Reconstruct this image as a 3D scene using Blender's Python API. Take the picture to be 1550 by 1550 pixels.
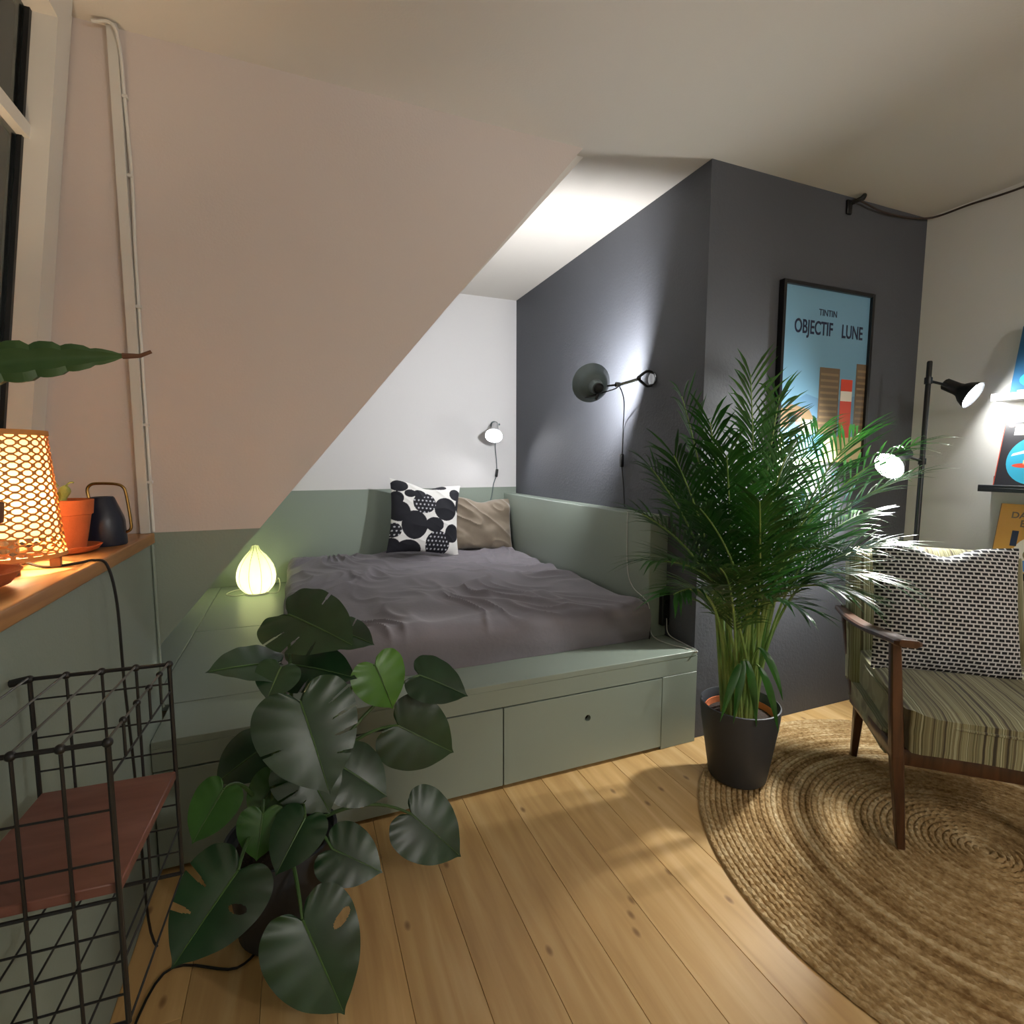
import bpy, bmesh, math, random
from mathutils import Vector, Matrix, noise
from math import sin, cos, pi, radians, sqrt

# ------------------------------------------------------------------ clear
for o in list(bpy.data.objects):
    bpy.data.objects.remove(o, do_unlink=True)
S = bpy.context.scene
COL = S.collection
random.seed(7)

# ------------------------------------------------------------------ camera
F_PX, YAW, PIT, ROL, CH = 796.0, 0.38753, 0.0972347, 0.0016, 1.22
fwd = Vector((sin(YAW)*cos(PIT), cos(YAW)*cos(PIT), -sin(PIT)))
rgt0 = Vector((cos(YAW), -sin(YAW), 0)); up0 = rgt0.cross(fwd)
rgt = rgt0*cos(ROL)+up0*sin(ROL); upv = -rgt0*sin(ROL)+up0*cos(ROL)
CAMP = Vector((0, 0, CH))
cd = bpy.data.cameras.new('camera'); cam = bpy.data.objects.new('camera', cd); COL.objects.link(cam)
cd.sensor_width = 36; cd.sensor_height = 36; cd.lens = F_PX/1550*36; cd.clip_start = .02
m = Matrix((rgt, upv, -fwd)).transposed().to_4x4(); m.translation = CAMP
cam.matrix_world = m
S.camera = cam

# ------------------------------------------------------------------ world / exposure
w = bpy.data.worlds.new('night'); S.world = w; w.use_nodes = True
w.node_tree.nodes['Background'].inputs[0].default_value = (.035, .042, .046, 1)
w.node_tree.nodes['Background'].inputs[1].default_value = 1.0
S.view_settings.view_transform = 'Standard'; S.view_settings.look = 'None'
S.view_settings.gamma = 1; S.view_settings.use_curve_mapping = False
S.view_settings.exposure = 0.1

# lamp strengths (emission of the bulbs, all of them lamps that stand in the room)
P_PENDANT, P_FLOOR_UP, P_FLOOR_LOW, P_WALL, P_WHITE, P_JELLY, P_CANE = 92, 160, 1200, 2000, 280, 40, 560

def ray(px, py):
    return rgt*((px-775)/F_PX) - upv*((py-775)/F_PX) + fwd
def at(px, py, y):                      # where a sight line meets the plane at depth y
    d = ray(px, py); return CAMP + d*(y/d.y)

# ------------------------------------------------------------------ materials
def lin(c):
    return tuple((v/12.92 if v <= .04045 else ((v+.055)/1.055)**2.4) for v in c)
def hx(h):
    return lin(tuple(int(h[i:i+2], 16)/255 for i in (0, 2, 4)))+(1,)
def newmat(name):
    M = bpy.data.materials.new(name); M.use_nodes = True
    return M, M.node_tree.nodes, M.node_tree.links, M.node_tree.nodes['Principled BSDF']
def mat(name, color, rough=.6, metal=0, var=.0, vscale=6, bump=0, bscale=200, spec=.5, sheen=0, coat=0, stretch=None):
    M, n, l, b = newmat(name)
    col = hx(color) if isinstance(color, str) else color
    b.inputs['Base Color'].default_value = col
    b.inputs['Roughness'].default_value = rough; b.inputs['Metallic'].default_value = metal
    b.inputs['Specular IOR Level'].default_value = spec
    if sheen: b.inputs['Sheen Weight'].default_value = sheen; b.inputs['Sheen Roughness'].default_value = .4
    if coat: b.inputs['Coat Weight'].default_value = coat
    tc = n.new('ShaderNodeTexCoord'); src = tc.outputs['Object']
    if stretch:
        mp = n.new('ShaderNodeMapping'); mp.inputs['Scale'].default_value = stretch
        l.new(src, mp.inputs[0]); src = mp.outputs[0]
    if var:
        t = n.new('ShaderNodeTexNoise'); t.inputs['Scale'].default_value = vscale; t.inputs['Detail'].default_value = 5
        l.new(src, t.inputs['Vector'])
        r = n.new('ShaderNodeMix'); r.data_type = 'RGBA'
        r.inputs[6].default_value = tuple(max(0, c*(1-var)) for c in col[:3])+(1,)
        r.inputs[7].default_value = tuple(min(1, c*(1+var)) for c in col[:3])+(1,)
        l.new(t.outputs['Fac'], r.inputs[0]); l.new(r.outputs[2], b.inputs['Base Color'])
    if bump:
        t = n.new('ShaderNodeTexNoise'); t.inputs['Scale'].default_value = bscale; t.inputs['Detail'].default_value = 3
        l.new(src, t.inputs['Vector'])
        q = n.new('ShaderNodeBump'); q.inputs['Strength'].default_value = bump; q.inputs['Distance'].default_value = .004
        l.new(t.outputs['Fac'], q.inputs['Height']); l.new(q.outputs[0], b.inputs['Normal'])
    return M
def emit(name, color, strength):
    M, n, l, b = newmat(name)
    b.inputs['Base Color'].default_value = (0.8, .8, .8, 1)
    b.inputs['Emission Color'].default_value = color; b.inputs['Emission Strength'].default_value = strength
    return M
def ramp(n, stops, interp='LINEAR'):
    r = n.new('ShaderNodeValToRGB'); e = r.color_ramp; e.interpolation = interp
    while len(e.elements) > 1: e.elements.remove(e.elements[0])
    e.elements[0].position, e.elements[0].color = stops[0]
    for p, c in stops[1:]:
        x = e.elements.new(p); x.color = c
    return r

MT = {}
MT['white_wall'] = mat('white_plaster', 'd8d6d2', .85, var=.03, vscale=3, bump=.15, bscale=120)
MT['ceiling'] = mat('ceiling_paint', 'd3cec6', .9, var=.02, vscale=2, bump=.1, bscale=150)
MT['grey_wall'] = mat('charcoal_wall_paint', '4b4d53', .7, var=.04, vscale=4, bump=.35, bscale=90)
MT['green'] = mat('sage_green_paint', '8a958a', .38, var=.03, vscale=3, bump=.06, bscale=150)
MT['green_wall'] = mat('sage_green_wall_paint', '8a958a', .6, var=.03, vscale=3, bump=.12, bscale=120)
MT['window_white'] = mat('white_gloss_paint', 'd2cfc9', .4, var=.03)
MT['black'] = mat('black_plastic', '0b0b0d', .45)
MT['black_metal'] = mat('black_powder_coat', '101114', .4)
MT['cord_white'] = mat('white_cord', 'c6c6c0', .5)
MT['chrome'] = mat('chrome', 'b9bcc0', .2, 1)
MT['brass'] = mat('brass', 'a8844c', .25, 1)

def two_tone(name, lower, upper, z):
    """wall painted in two colours, parted at height z"""
    M, n, l, b = newmat(name); b.inputs['Roughness'].default_value = .7
    tc = n.new('ShaderNodeTexCoord'); sp = n.new('ShaderNodeSeparateXYZ'); l.new(tc.outputs['Object'], sp.inputs[0])
    g = n.new('ShaderNodeMath'); g.operation = 'GREATER_THAN'; g.inputs[1].default_value = z; l.new(sp.outputs['Z'], g.inputs[0])
    x = n.new('ShaderNodeMix'); x.data_type = 'RGBA'; x.inputs[6].default_value = hx(lower); x.inputs[7].default_value = hx(upper)
    l.new(g.outputs[0], x.inputs[0]); l.new(x.outputs[2], b.inputs['Base Color'])
    t = n.new('ShaderNodeTexNoise'); t.inputs['Scale'].default_value = 130; l.new(tc.outputs['Object'], t.inputs['Vector'])
    q = n.new('ShaderNodeBump'); q.inputs['Strength'].default_value = .15; q.inputs['Distance'].default_value = .003
    l.new(t.outputs['Fac'], q.inputs['Height']); l.new(q.outputs[0], b.inputs['Normal'])
    return M
MT['cheek'] = two_tone('pink_and_sage_paint', '8a958a', 'd0c5c0', 1.0)
MT['far'] = two_tone('white_and_sage_paint', '8a958a', 'd9d8d8', 1.02)

def wood_floor():
    M, n, l, b = newmat('pine_boards')
    tc = n.new('ShaderNodeTexCoord'); oi = n.new('ShaderNodeObjectInfo')
    ad = n.new('ShaderNodeVectorMath'); ad.operation = 'MULTIPLY_ADD'
    l.new(oi.outputs['Random'], ad.inputs[0]); ad.inputs[1].default_value = (31, 17, 9); l.new(tc.outputs['Object'], ad.inputs[2])
    mp = n.new('ShaderNodeMapping'); mp.inputs['Scale'].default_value = (14, 1.1, 6); l.new(ad.outputs[0], mp.inputs[0])
    t = n.new('ShaderNodeTexNoise'); t.inputs['Scale'].default_value = 1.6; t.inputs['Detail'].default_value = 6; t.inputs['Distortion'].default_value = .6
    l.new(mp.outputs[0], t.inputs['Vector'])
    r = ramp(n, [(.25, hx('b38c57')), (.5, hx('c8a26a')), (.75, hx('d8b783'))]); l.new(t.outputs['Fac'], r.inputs[0])
    mp2 = n.new('ShaderNodeMapping'); mp2.inputs['Scale'].default_value = (5.2, 2.6, 1); l.new(ad.outputs[0], mp2.inputs[0])
    v = n.new('ShaderNodeTexVoronoi'); v.inputs['Scale'].default_value = 1.0; v.inputs['Randomness'].default_value = 1; v.voronoi_dimensions = '2D'; l.new(mp2.outputs[0], v.inputs['Vector'])
    k = ramp(n, [(0.0, (1, 1, 1, 1)), (.022, (.8, .8, .8, 1)), (.05, (0, 0, 0, 1))]); l.new(v.outputs['Distance'], k.inputs[0])
    mx = n.new('ShaderNodeMix'); mx.data_type = 'RGBA'; mx.inputs[7].default_value = hx('6b4420')
    km = n.new('ShaderNodeMath'); km.operation = 'MULTIPLY'; km.inputs[1].default_value = .75; l.new(k.outputs[0], km.inputs[0])
    l.new(km.outputs[0], mx.inputs[0]); l.new(r.outputs[0], mx.inputs[6])
    hv = n.new('ShaderNodeHueSaturation'); mr = n.new('ShaderNodeMapRange'); mr.inputs[3].default_value = .88; mr.inputs[4].default_value = 1.1
    l.new(oi.outputs['Random'], mr.inputs[0]); l.new(mr.outputs[0], hv.inputs['Value']); l.new(mx.outputs[2], hv.inputs['Color'])
    l.new(hv.outputs[0], b.inputs['Base Color']); b.inputs['Roughness'].default_value = .42
    return M
MT['floor'] = wood_floor()

def wood(name, a, bcol, scale=(3, 40, 40), rough=.4):
    M, n, l, b = newmat(name)
    tc = n.new('ShaderNodeTexCoord'); mp = n.new('ShaderNodeMapping'); mp.inputs['Scale'].default_value = scale
    l.new(tc.outputs['Object'], mp.inputs[0])
    t = n.new('ShaderNodeTexNoise'); t.inputs['Scale'].default_value = 1; t.inputs['Detail'].default_value = 6; t.inputs['Distortion'].default_value = .8
    l.new(mp.outputs[0], t.inputs['Vector'])
    r = ramp(n, [(.3, hx(a)), (.7, hx(bcol))]); l.new(t.outputs['Fac'], r.inputs[0]); l.new(r.outputs[0], b.inputs['Base Color'])
    b.inputs['Roughness'].default_value = rough
    return M
MT['sill'] = wood('oiled_sill_wood', '9a6a3c', 'c18e57', (30, 3, 30), .35)
MT['teak'] = wood('dark_teak', '3a2417', '5e3d27', (40, 40, 5), .35)
MT['shelfwood'] = wood('red_brown_veneer', '6a4136', '7d5348', (6, 30, 30), .4)

def stripes():
    M, n, l, b = newmat('olive_striped_upholstery')
    tc = n.new('ShaderNodeTexCoord'); sp = n.new('ShaderNodeSeparateXYZ'); l.new(tc.outputs['Object'], sp.inputs[0])
    wv = n.new('ShaderNodeTexNoise'); wv.inputs['Scale'].default_value = 9; l.new(tc.outputs['Object'], wv.inputs['Vector'])
    a = n.new('ShaderNodeMath'); a.operation = 'MULTIPLY_ADD'; a.inputs[1].default_value = .012; l.new(wv.outputs['Fac'], a.inputs[0]); l.new(sp.outputs['X'], a.inputs[2])
    t = n.new('ShaderNodeTexNoise'); t.noise_dimensions = '1D'; t.inputs['Scale'].default_value = 75; t.inputs['Detail'].default_value = 2
    l.new(a.outputs[0], t.inputs['W'])
    r = ramp(n, [(.30, hx('38301f')), (.42, hx('6a6144')), (.5, hx('8f8c69')), (.56, hx('55502f')), (.66, hx('b3b191')), (.75, hx('6b6a48'))])
    l.new(t.outputs['Fac'], r.inputs[0]); l.new(r.outputs[0], b.inputs['Base Color'])
    b.inputs['Roughness'].default_value = .9; b.inputs['Sheen Weight'].default_value = .25
    q = n.new('ShaderNodeBump'); q.inputs['Strength'].default_value = .4; q.inputs['Distance'].default_value = .003
    l.new(t.outputs['Fac'], q.inputs['Height']); l.new(q.outputs[0], b.inputs['Normal'])
    return M
MT['stripe'] = stripes()

def woven():
    M, n, l, b = newmat('black_and_white_weave')
    uv = n.new('ShaderNodeUVMap'); uv.uv_map = 'UVMap'
    br = n.new('ShaderNodeTexBrick'); br.offset = .5; br.squash = 1
    br.inputs['Color1'].default_value = hx('121216'); br.inputs['Color2'].default_value = hx('1d1d22'); br.inputs['Mortar'].default_value = hx('c9c7c8')
    br.inputs['Scale'].default_value = 1; br.inputs['Brick Width'].default_value = 1/21; br.inputs['Row Height'].default_value = 1/34
    br.inputs['Mortar Size'].default_value = .0056; br.inputs['Mortar Smooth'].default_value = .15
    l.new(uv.outputs[0], br.inputs['Vector']); l.new(br.outputs['Color'], b.inputs['Base Color'])
    b.inputs['Roughness'].default_value = .9
    q = n.new('ShaderNodeBump'); q.inputs['Strength'].default_value = .6; q.inputs['Distance'].default_value = .004
    l.new(br.outputs['Fac'], q.inputs['Height']); l.new(q.outputs[0], b.inputs['Normal'])
    return M
MT['woven'] = woven()

def vcol(name, rough=.8, attr='print', bump=.1):
    M, n, l, b = newmat(name)
    a = n.new('ShaderNodeVertexColor'); a.layer_name = attr
    l.new(a.outputs[0], b.inputs['Base Color']); b.inputs['Roughness'].default_value = rough
    return M

def rugmat():
    M, n, l, b = newmat('braided_jute')
    tc = n.new('ShaderNodeTexCoord')
    ln = n.new('ShaderNodeVectorMath'); ln.operation = 'LENGTH'; l.new(tc.outputs['Object'], ln.inputs[0])
    t1 = n.new('ShaderNodeTexNoise'); t1.noise_dimensions = '1D'; t1.inputs['Scale'].default_value = 26; t1.inputs['Detail'].default_value = 4; l.new(ln.outputs['Value'], t1.inputs['W'])
    t2 = n.new('ShaderNodeTexNoise'); t2.inputs['Scale'].default_value = 70; t2.inputs['Detail'].default_value = 4; l.new(tc.outputs['Object'], t2.inputs['Vector'])
    t3 = n.new('ShaderNodeTexNoise'); t3.inputs['Scale'].default_value = 7; t3.inputs['Detail'].default_value = 3; l.new(tc.outputs['Object'], t3.inputs['Vector'])
    a = n.new('ShaderNodeMath'); a.operation = 'MULTIPLY_ADD'; a.inputs[1].default_value = .45; l.new(t1.outputs['Fac'], a.inputs[0])
    a2 = n.new('ShaderNodeMath'); a2.operation = 'MULTIPLY_ADD'; a2.inputs[1].default_value = .45; l.new(t2.outputs['Fac'], a2.inputs[0])
    a3 = n.new('ShaderNodeMath'); a3.operation = 'MULTIPLY'; a3.inputs[1].default_value = .3; l.new(t3.outputs['Fac'], a3.inputs[0])
    l.new(a3.outputs[0], a2.inputs[2]); l.new(a2.outputs[0], a.inputs[2])
    r = ramp(n, [(.44, hx('7c5f3a')), (.60, hx('aa8d62')), (.74, hx('c9b28a')), (.90, hx('dccba8'))]); l.new(a.outputs[0], r.inputs[0])
    l.new(r.outputs[0], b.inputs['Base Color']); b.inputs['Roughness'].default_value = .95; b.inputs['Specular IOR Level'].default_value = .15
    q = n.new('ShaderNodeBump'); q.inputs['Strength'].default_value = .6; q.inputs['Distance'].default_value = .004
    l.new(t2.outputs['Fac'], q.inputs['Height']); l.new(q.outputs[0], b.inputs['Normal'])
    return M
MT['rug'] = rugmat()

def leafmat(name, a, c, rough=.3, trans=.0):
    M, n, l, b = newmat(name)
    tc = n.new('ShaderNodeTexCoord'); t = n.new('ShaderNodeTexNoise'); t.inputs['Scale'].default_value = 8; t.inputs['Detail'].default_value = 4
    l.new(tc.outputs['Object'], t.inputs['Vector'])
    r = ramp(n, [(.3, hx(a)), (.7, hx(c))]); l.new(t.outputs['Fac'], r.inputs[0]); l.new(r.outputs[0], b.inputs['Base Color'])
    b.inputs['Roughness'].default_value = rough; b.inputs['Specular IOR Level'].default_value = .6
    if trans:
        tr = n.new('ShaderNodeBsdfTranslucent'); l.new(r.outputs[0], tr.inputs[0])
        mx = n.new('ShaderNodeMixShader'); mx.inputs[0].default_value = trans
        l.new(b.outputs[0], mx.inputs[1]); l.new(tr.outputs[0], mx.inputs[2]); l.new(mx.outputs[0], n['Material Output'].inputs[0])
    return M
MT['leaf'] = leafmat('monstera_leaf', '132e17', '1e4222', .36, .12)
MT['leaf_young'] = leafmat('young_monstera_leaf', '3f7222', '5a8f2f', .35, .3)
MT['leaf_mid'] = leafmat('mid_green_monstera_leaf', '2b5220', '3d6a2a', .35, .2)
MT['stem'] = leafmat('green_stem', '2d4a22', '4a6a34', .5)
MT['palm'] = leafmat('palm_leaf', '1a4018', '326b25', .35, .18)
MT['cane_stem'] = leafmat('palm_stem', '55803a', '90a65a', .45)
MT['soil'] = mat('potting_soil', '2a1d14', .95, var=.4, vscale=90, bump=1, bscale=120)
MT['terracotta'] = mat('terracotta', 'c0683a', .8, var=.12, vscale=25, bump=.2, bscale=150)
MT['pot_grey'] = mat('charcoal_pot', '33363c', .55, var=.05, vscale=20)
MT['cactus'] = leafmat('cactus_skin', '2c4a22', '47662f', .55)

def glassmat():
    M, n, l, b = newmat('window_glass')
    gl = n.new('ShaderNodeBsdfGlossy'); gl.inputs['Roughness'].default_value = .02; gl.inputs['Color'].default_value = (.9, .95, .95, 1)
    tr = n.new('ShaderNodeBsdfTransparent'); tr.inputs['Color'].default_value = (.85, .9, .9, 1)
    fr = n.new('ShaderNodeFresnel'); fr.inputs['IOR'].default_value = 1.9
    mx = n.new('ShaderNodeMixShader'); l.new(fr.outputs[0], mx.inputs[0]); l.new(tr.outputs[0], mx.inputs[1]); l.new(gl.outputs[0], mx.inputs[2])
    l.new(mx.outputs[0], n['Material Output'].inputs[0])
    return M
MT['glass'] = glassmat()

# ------------------------------------------------------------------ mesh helpers
class MB:
    def __init__(s): s.v = []; s.f = []
    def add(s, vs, fs):
        k = len(s.v); s.v += [tuple(x) for x in vs]; s.f += [tuple(i+k for i in f) for f in fs]; return s
    def box(s, x0, x1, y0, y1, z0, z1, M=None):
        vs = [Vector((x, y, z)) for z in (z0, z1) for x, y in ((x0, y0), (x1, y0), (x1, y1), (x0, y1))]
        if M: vs = [M @ q for q in vs]
        return s.add(vs, [(3, 2, 1, 0), (4, 5, 6, 7), (0, 1, 5, 4), (1, 2, 6, 5), (2, 3, 7, 6), (3, 0, 4, 7)])
    def cbox(s, x0, x1, y0, y1, z0, z1, c=.002, M=None):
        """box with chamfered edges"""
        bm = bmesh.new(); bmesh.ops.create_cube(bm, size=1)
        for q in bm.verts:
            q.co = Vector(((x0+x1)/2+q.co.x*(x1-x0), (y0+y1)/2+q.co.y*(y1-y0), (z0+z1)/2+q.co.z*(z1-z0)))
        bmesh.ops.bevel(bm, geom=bm.edges[:], offset=c, segments=1 if c < .004 else 3, affect='EDGES', profile=.5)
        bm.verts.ensure_lookup_table(); bm.verts.index_update()
        vs = [(M @ q.co) if M else q.co.copy() for q in bm.verts]; fs = [[q.index for q in f.verts] for f in bm.faces]
        bm.free(); return s.add(vs, fs)
    def tube(s, pts, r, n=8, cap=True):
        pts = [Vector(q) for q in pts]; N = len(pts)
        rr = r if isinstance(r, (list, tuple)) else [r]*N
        t = (pts[1]-pts[0]).normalized(); a = t.orthogonal().normalized(); vs = []; fs = []
        for i, q in enumerate(pts):
            t = ((pts[min(i+1, N-1)]-pts[max(i-1, 0)])).normalized()
            a = (a - t*a.dot(t)).normalized(); b = t.cross(a)
            for j in range(n):
                g = 2*pi*j/n; vs.append(q + (a*cos(g)+b*sin(g))*rr[i])
        for i in range(N-1):
            for j in range(n):
                k = (j+1) % n; fs.append((i*n+j, i*n+k, (i+1)*n+k, (i+1)*n+j))
        if cap: fs += [tuple(range(n))[::-1], tuple(range((N-1)*n, N*n))]
        return s.add(vs, fs)
    def lathe(s, prof, n=32, M=None, close=False):
        """profile of (r, z) turned round the z axis"""
        vs = []; fs = []; K = len(prof)
        for r, z in prof:
            for j in range(n):
                g = 2*pi*j/n; q = Vector((r*cos(g), r*sin(g), z)); vs.append(M @ q if M else q)
        for i in range(K if close else K-1):
            i2 = (i+1) % K
            for j in range(n):
                k = (j+1) % n; fs.append((i*n+j, i*n+k, i2*n+k, i2*n+j))
        if not close:
            if prof[0][0] > 1e-5: fs.append(tuple(range(n))[::-1])
            if prof[-1][0] > 1e-5: fs.append(tuple(range((K-1)*n, K*n)))
        return s.add(vs, fs)
    def sphere(s, c, r, n=16, sc=(1, 1, 1)):
        c = Vector(c); prof = [(max(1e-4, sin(pi*i/10))*r, -cos(pi*i/10)*r) for i in range(11)]
        return s.lathe(prof, n, Matrix.Translation(c) @ Matrix.Diagonal((*sc, 1)))
    def prism(s, poly, y0, y1, axis='y'):
        """polygon in (x, z) pushed from y0 to y1 (or in (y, z) along x, or in (x, y) along z)"""
        f = {'y': lambda a, b, t: (a, t, b), 'x': lambda a, b, t: (t, a, b), 'z': lambda a, b, t: (a, b, t)}[axis]
        n = len(poly); vs = [f(a, b, y0) for a, b in poly]+[f(a, b, y1) for a, b in poly]
        return s.add(vs, [tuple(range(n))[::-1], tuple(range(n, 2*n))]+[(i, (i+1) % n, n+(i+1) % n, n+i) for i in range(n)])
    def grid(s, fn, nu, nv, keep=None, wrapu=False):
        vs = [fn(i/nu, j/nv) for i in range(nu+1) for j in range(nv+1)]
        fs = []
        for i in range(nu):
            for j in range(nv):
                if keep is None or keep((i+.5)/nu, (j+.5)/nv):
                    a = i*(nv+1)+j; fs.append((a, a+nv+1, a+nv+2, a+1))
        return s.add(vs, fs)
    def mesh(s, name, smooth=True):
        me = bpy.data.meshes.new(name); me.from_pydata(s.v, [], s.f); me.update()
        bm = bmesh.new(); bm.from_mesh(me); bmesh.ops.remove_doubles(bm, verts=bm.verts, dist=1e-6)
        loose = [q for q in bm.verts if not q.link_faces]
        bmesh.ops.delete(bm, geom=loose, context='VERTS')
        bmesh.ops.recalc_face_normals(bm, faces=bm.faces); bm.to_mesh(me); bm.free()
        if smooth:
            me.shade_smooth(); me.set_sharp_from_angle(angle=radians(38))
        return me
    def build(s, name, m, parent=None, smooth=True, offset=None):
        me = s.mesh(name, smooth)
        if offset is not None: me.transform(Matrix.Translation(-Vector(offset)))
        me.materials.append(MT[m] if isinstance(m, str) else m)
        o = bpy.data.objects.new(name, me); COL.objects.link(o)
        if parent: o.parent = parent
        return o
def tag(o, label=None, cat=None, group=None, kind=None):
    if label: o['label'] = label
    if cat: o['category'] = cat
    if group: o['group'] = group
    if kind: o['kind'] = kind
    return o
def thing(name, label, cat, loc=(0, 0, 0), rz=0, group=None):
    o = bpy.data.objects.new(name, None); COL.objects.link(o); o.location = loc; o.rotation_euler = (0, 0, rz)
    o.empty_display_size = .05
    return tag(o, label, cat, group)
def struct(o, label=None): return tag(o, label, kind='structure')
def single(mb, name, m, label, cat, loc, group=None, smooth=True):
    o = mb.build(name, m, None, smooth, loc); o.location = loc
    return tag(o, label, cat, group)
def frame_to(p, zdir, up=(0, 0, 1)):
    z = Vector(zdir).normalized(); x = Vector(up).cross(z)
    if x.length < 1e-4: x = Vector((1, 0, 0))
    x.normalize(); y = z.cross(x)
    M = Matrix((x, y, z)).transposed().to_4x4(); M.translation = Vector(p); return M
def bez(p0, p1, p2, n):
    p0, p1, p2 = Vector(p0), Vector(p1), Vector(p2)
    return [p0*(1-t)**2+p1*2*t*(1-t)+p2*t*t for t in [i/n for i in range(n+1)]]
def smoothpath(pts, n=8):
    """Catmull-Rom through pts"""
    P = [Vector(q) for q in pts]; P = [P[0]*2-P[1]]+P+[P[-1]*2-P[-2]]; out = []
    for i in range(1, len(P)-2):
        for k in range(n):
            t = k/n; a, b, c, d = P[i-1:i+3]
            out.append(.5*((2*b)+(c-a)*t+(2*a-5*b+4*c-d)*t*t+(-a+3*b-3*c+d)*t**3))
    out.append(P[-2]); return out
def text_mesh(name, body, size, M, m, parent, width=1.0, weight=0.0):
    cu = bpy.data.curves.new(name, 'FONT'); cu.body = body; cu.size = size; cu.align_x = 'CENTER'; cu.extrude = .0003
    cu.offset = weight
    t = bpy.data.objects.new(name, cu); COL.objects.link(t)
    dg = bpy.context.evaluated_depsgraph_get()
    me = bpy.data.meshes.new_from_object(t.evaluated_get(dg)); me.name = name
    bpy.data.objects.remove(t, do_unlink=True)
    me.transform(Matrix.Diagonal((width, 1, 1, 1))); me.transform(M); me.materials.clear(); me.materials.append(MT[m])
    o = bpy.data.objects.new(name, me); COL.objects.link(o); o.parent = parent; return o

# ================================================================== THE ROOM
H = 2.415; XW = -.42; XR = 2.93; YB = 1.75; YC = 1.885; YF = 3.765; XA = 1.57; YN = -2.6; ZS = 1.0
SLOPE = 1.2                                                    # rise of the roof slope
zs = lambda x: .64+SLOPE*(x+.418)
xtop = -.418+(H-.64)/SLOPE

# floor with its boards
fl = struct(MB().box(XW-.25, XR+.1, YN-.1, YF+.1, -.10, -.022).build('floor', 'floor', smooth=False))
BW = .158; x = .988-9*BW; k = 0; pcache = {}
while x < XR:
    x0, x1 = max(x, XW), min(x+BW, XR); y = YN; random.seed(100+k)
    first = True
    while y < YB-.001:
        L = random.uniform(.7, 3.4) if first else random.uniform(2.2, 3.4); first = False
        y1 = min(YB, y+L)
        if YB-y1 < .5: y1 = YB
        p = MB().cbox(x0+.0005, x1-.0005, y+.0004, y1-.0004, -.022, 0, .0009).build('plank', 'floor', fl, smooth=False)
        y = y1
    x += BW; k += 1

struct(MB().box(XW-.5, XR+.1, YN-.1, YF+.1, H, H+.1).build('ceiling', 'ceiling', smooth=False))
# window wall: below the sill, beside and above the window
struct(MB().box(XW-.30, XW, YN, YC, 0, ZS-.032).build('wall_left', 'green_wall', smooth=False))
wl = struct(MB().box(XW-.30, XW, YN, .15, ZS-.032, H).build('wall_left_upper', 'white_wall', smooth=False))
# dormer cheek: the triangle above the roof slope, pushed back as a solid
ck = [(-.80, ZS-.034), (-.80, H), (xtop, H), (XW, zs(XW)), (XW, ZS-.034)]
struct(MB().prism(ck, YC, YC+.05).build('wall_dormer', 'cheek', smooth=False))
# the roof slope running on behind the cheek over the bed
sl = [(xtop, H), (xtop+.12, H+.1), (-.95, zs(-.95)+.1), (-.95, zs(-.95))]
struct(MB().prism(sl, YC+.05, YF).build('wall_slope', 'white_wall', smooth=False))
struct(MB().box(-.95, XA+.1, YF, YF+.1, 0, H).build('wall_back', 'far', smooth=False))
struct(MB().box(XA, XR+.1, YB, YF, 0, H).build('wall_alcove', 'grey_wall', smooth=False))
struct(MB().box(XR, XR+.1, YN, YB, 0, H).build('wall_right', 'white_wall', smooth=False))
struct(MB().box(XW-.3, XR+.1, YN-.1, YN, 0, H).build('wall_front', 'white_wall', smooth=False))

# window: leans a little, its head nearer the room than its foot
WX = lambda z: -.70+(z-1.0)*.12
win = thing('window_1', None, None); win['kind'] = 'structure'
def leaned(y0, y1, z0, z1, d0, d1):
    """bar in the leaning window plane; d: depth towards the room"""
    vs = [(WX(z)+d, y, z) for z in (z0, z1) for d, y in ((d0, y0), (d1, y0), (d1, y1), (d0, y1))]
    return MB().add(vs, [(3, 2, 1, 0), (4, 5, 6, 7), (0, 1, 5, 4), (1, 2, 6, 5), (2, 3, 7, 6), (3, 0, 4, 7)])
GY = 1.735
leaned(GY, GY+.075, 1.0, H, -.05, .035).build('window_stile', 'window_white', win, False)
leaned(GY+.075, YC, 1.0, H, -.05, .01).build('window_jamb', 'window_white', win, False)
leaned(.16, .26, 1.0, H, -.05, .035).build('window_stile', 'window_white', win, False)
leaned(.26, GY, 2.31, H, -.05, .035).build('window_top_rail', 'window_white', win, False)
leaned(.26, GY, 1.0, 1.06, -.05, .035).build('window_bottom_rail', 'window_white', win, False)
leaned(.26, GY, 2.012, 2.045, -.05, -.005).build('window_transom', 'window_white', win, False)
leaned(.95, 1.0, 1.06, 2.012, -.05, -.005).build('window_mullion', 'window_white', win, False)
for y0, y1, z0, z1 in ((.26, GY, 2.045, 2.31), (1.0, GY, 1.06, 2.012), (.26, .95, 1.06, 2.012)):
    leaned(y0, y1, z0, z1, -.03, -.026).build('pane', 'glass', win, False)
    for a in (leaned(y1-.012, y1, z0, z1, -.026, -.016), leaned(y0, y0+.012, z0, z1, -.026, -.016)):
        a.build('window_gasket', 'black', win, False)
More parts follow.
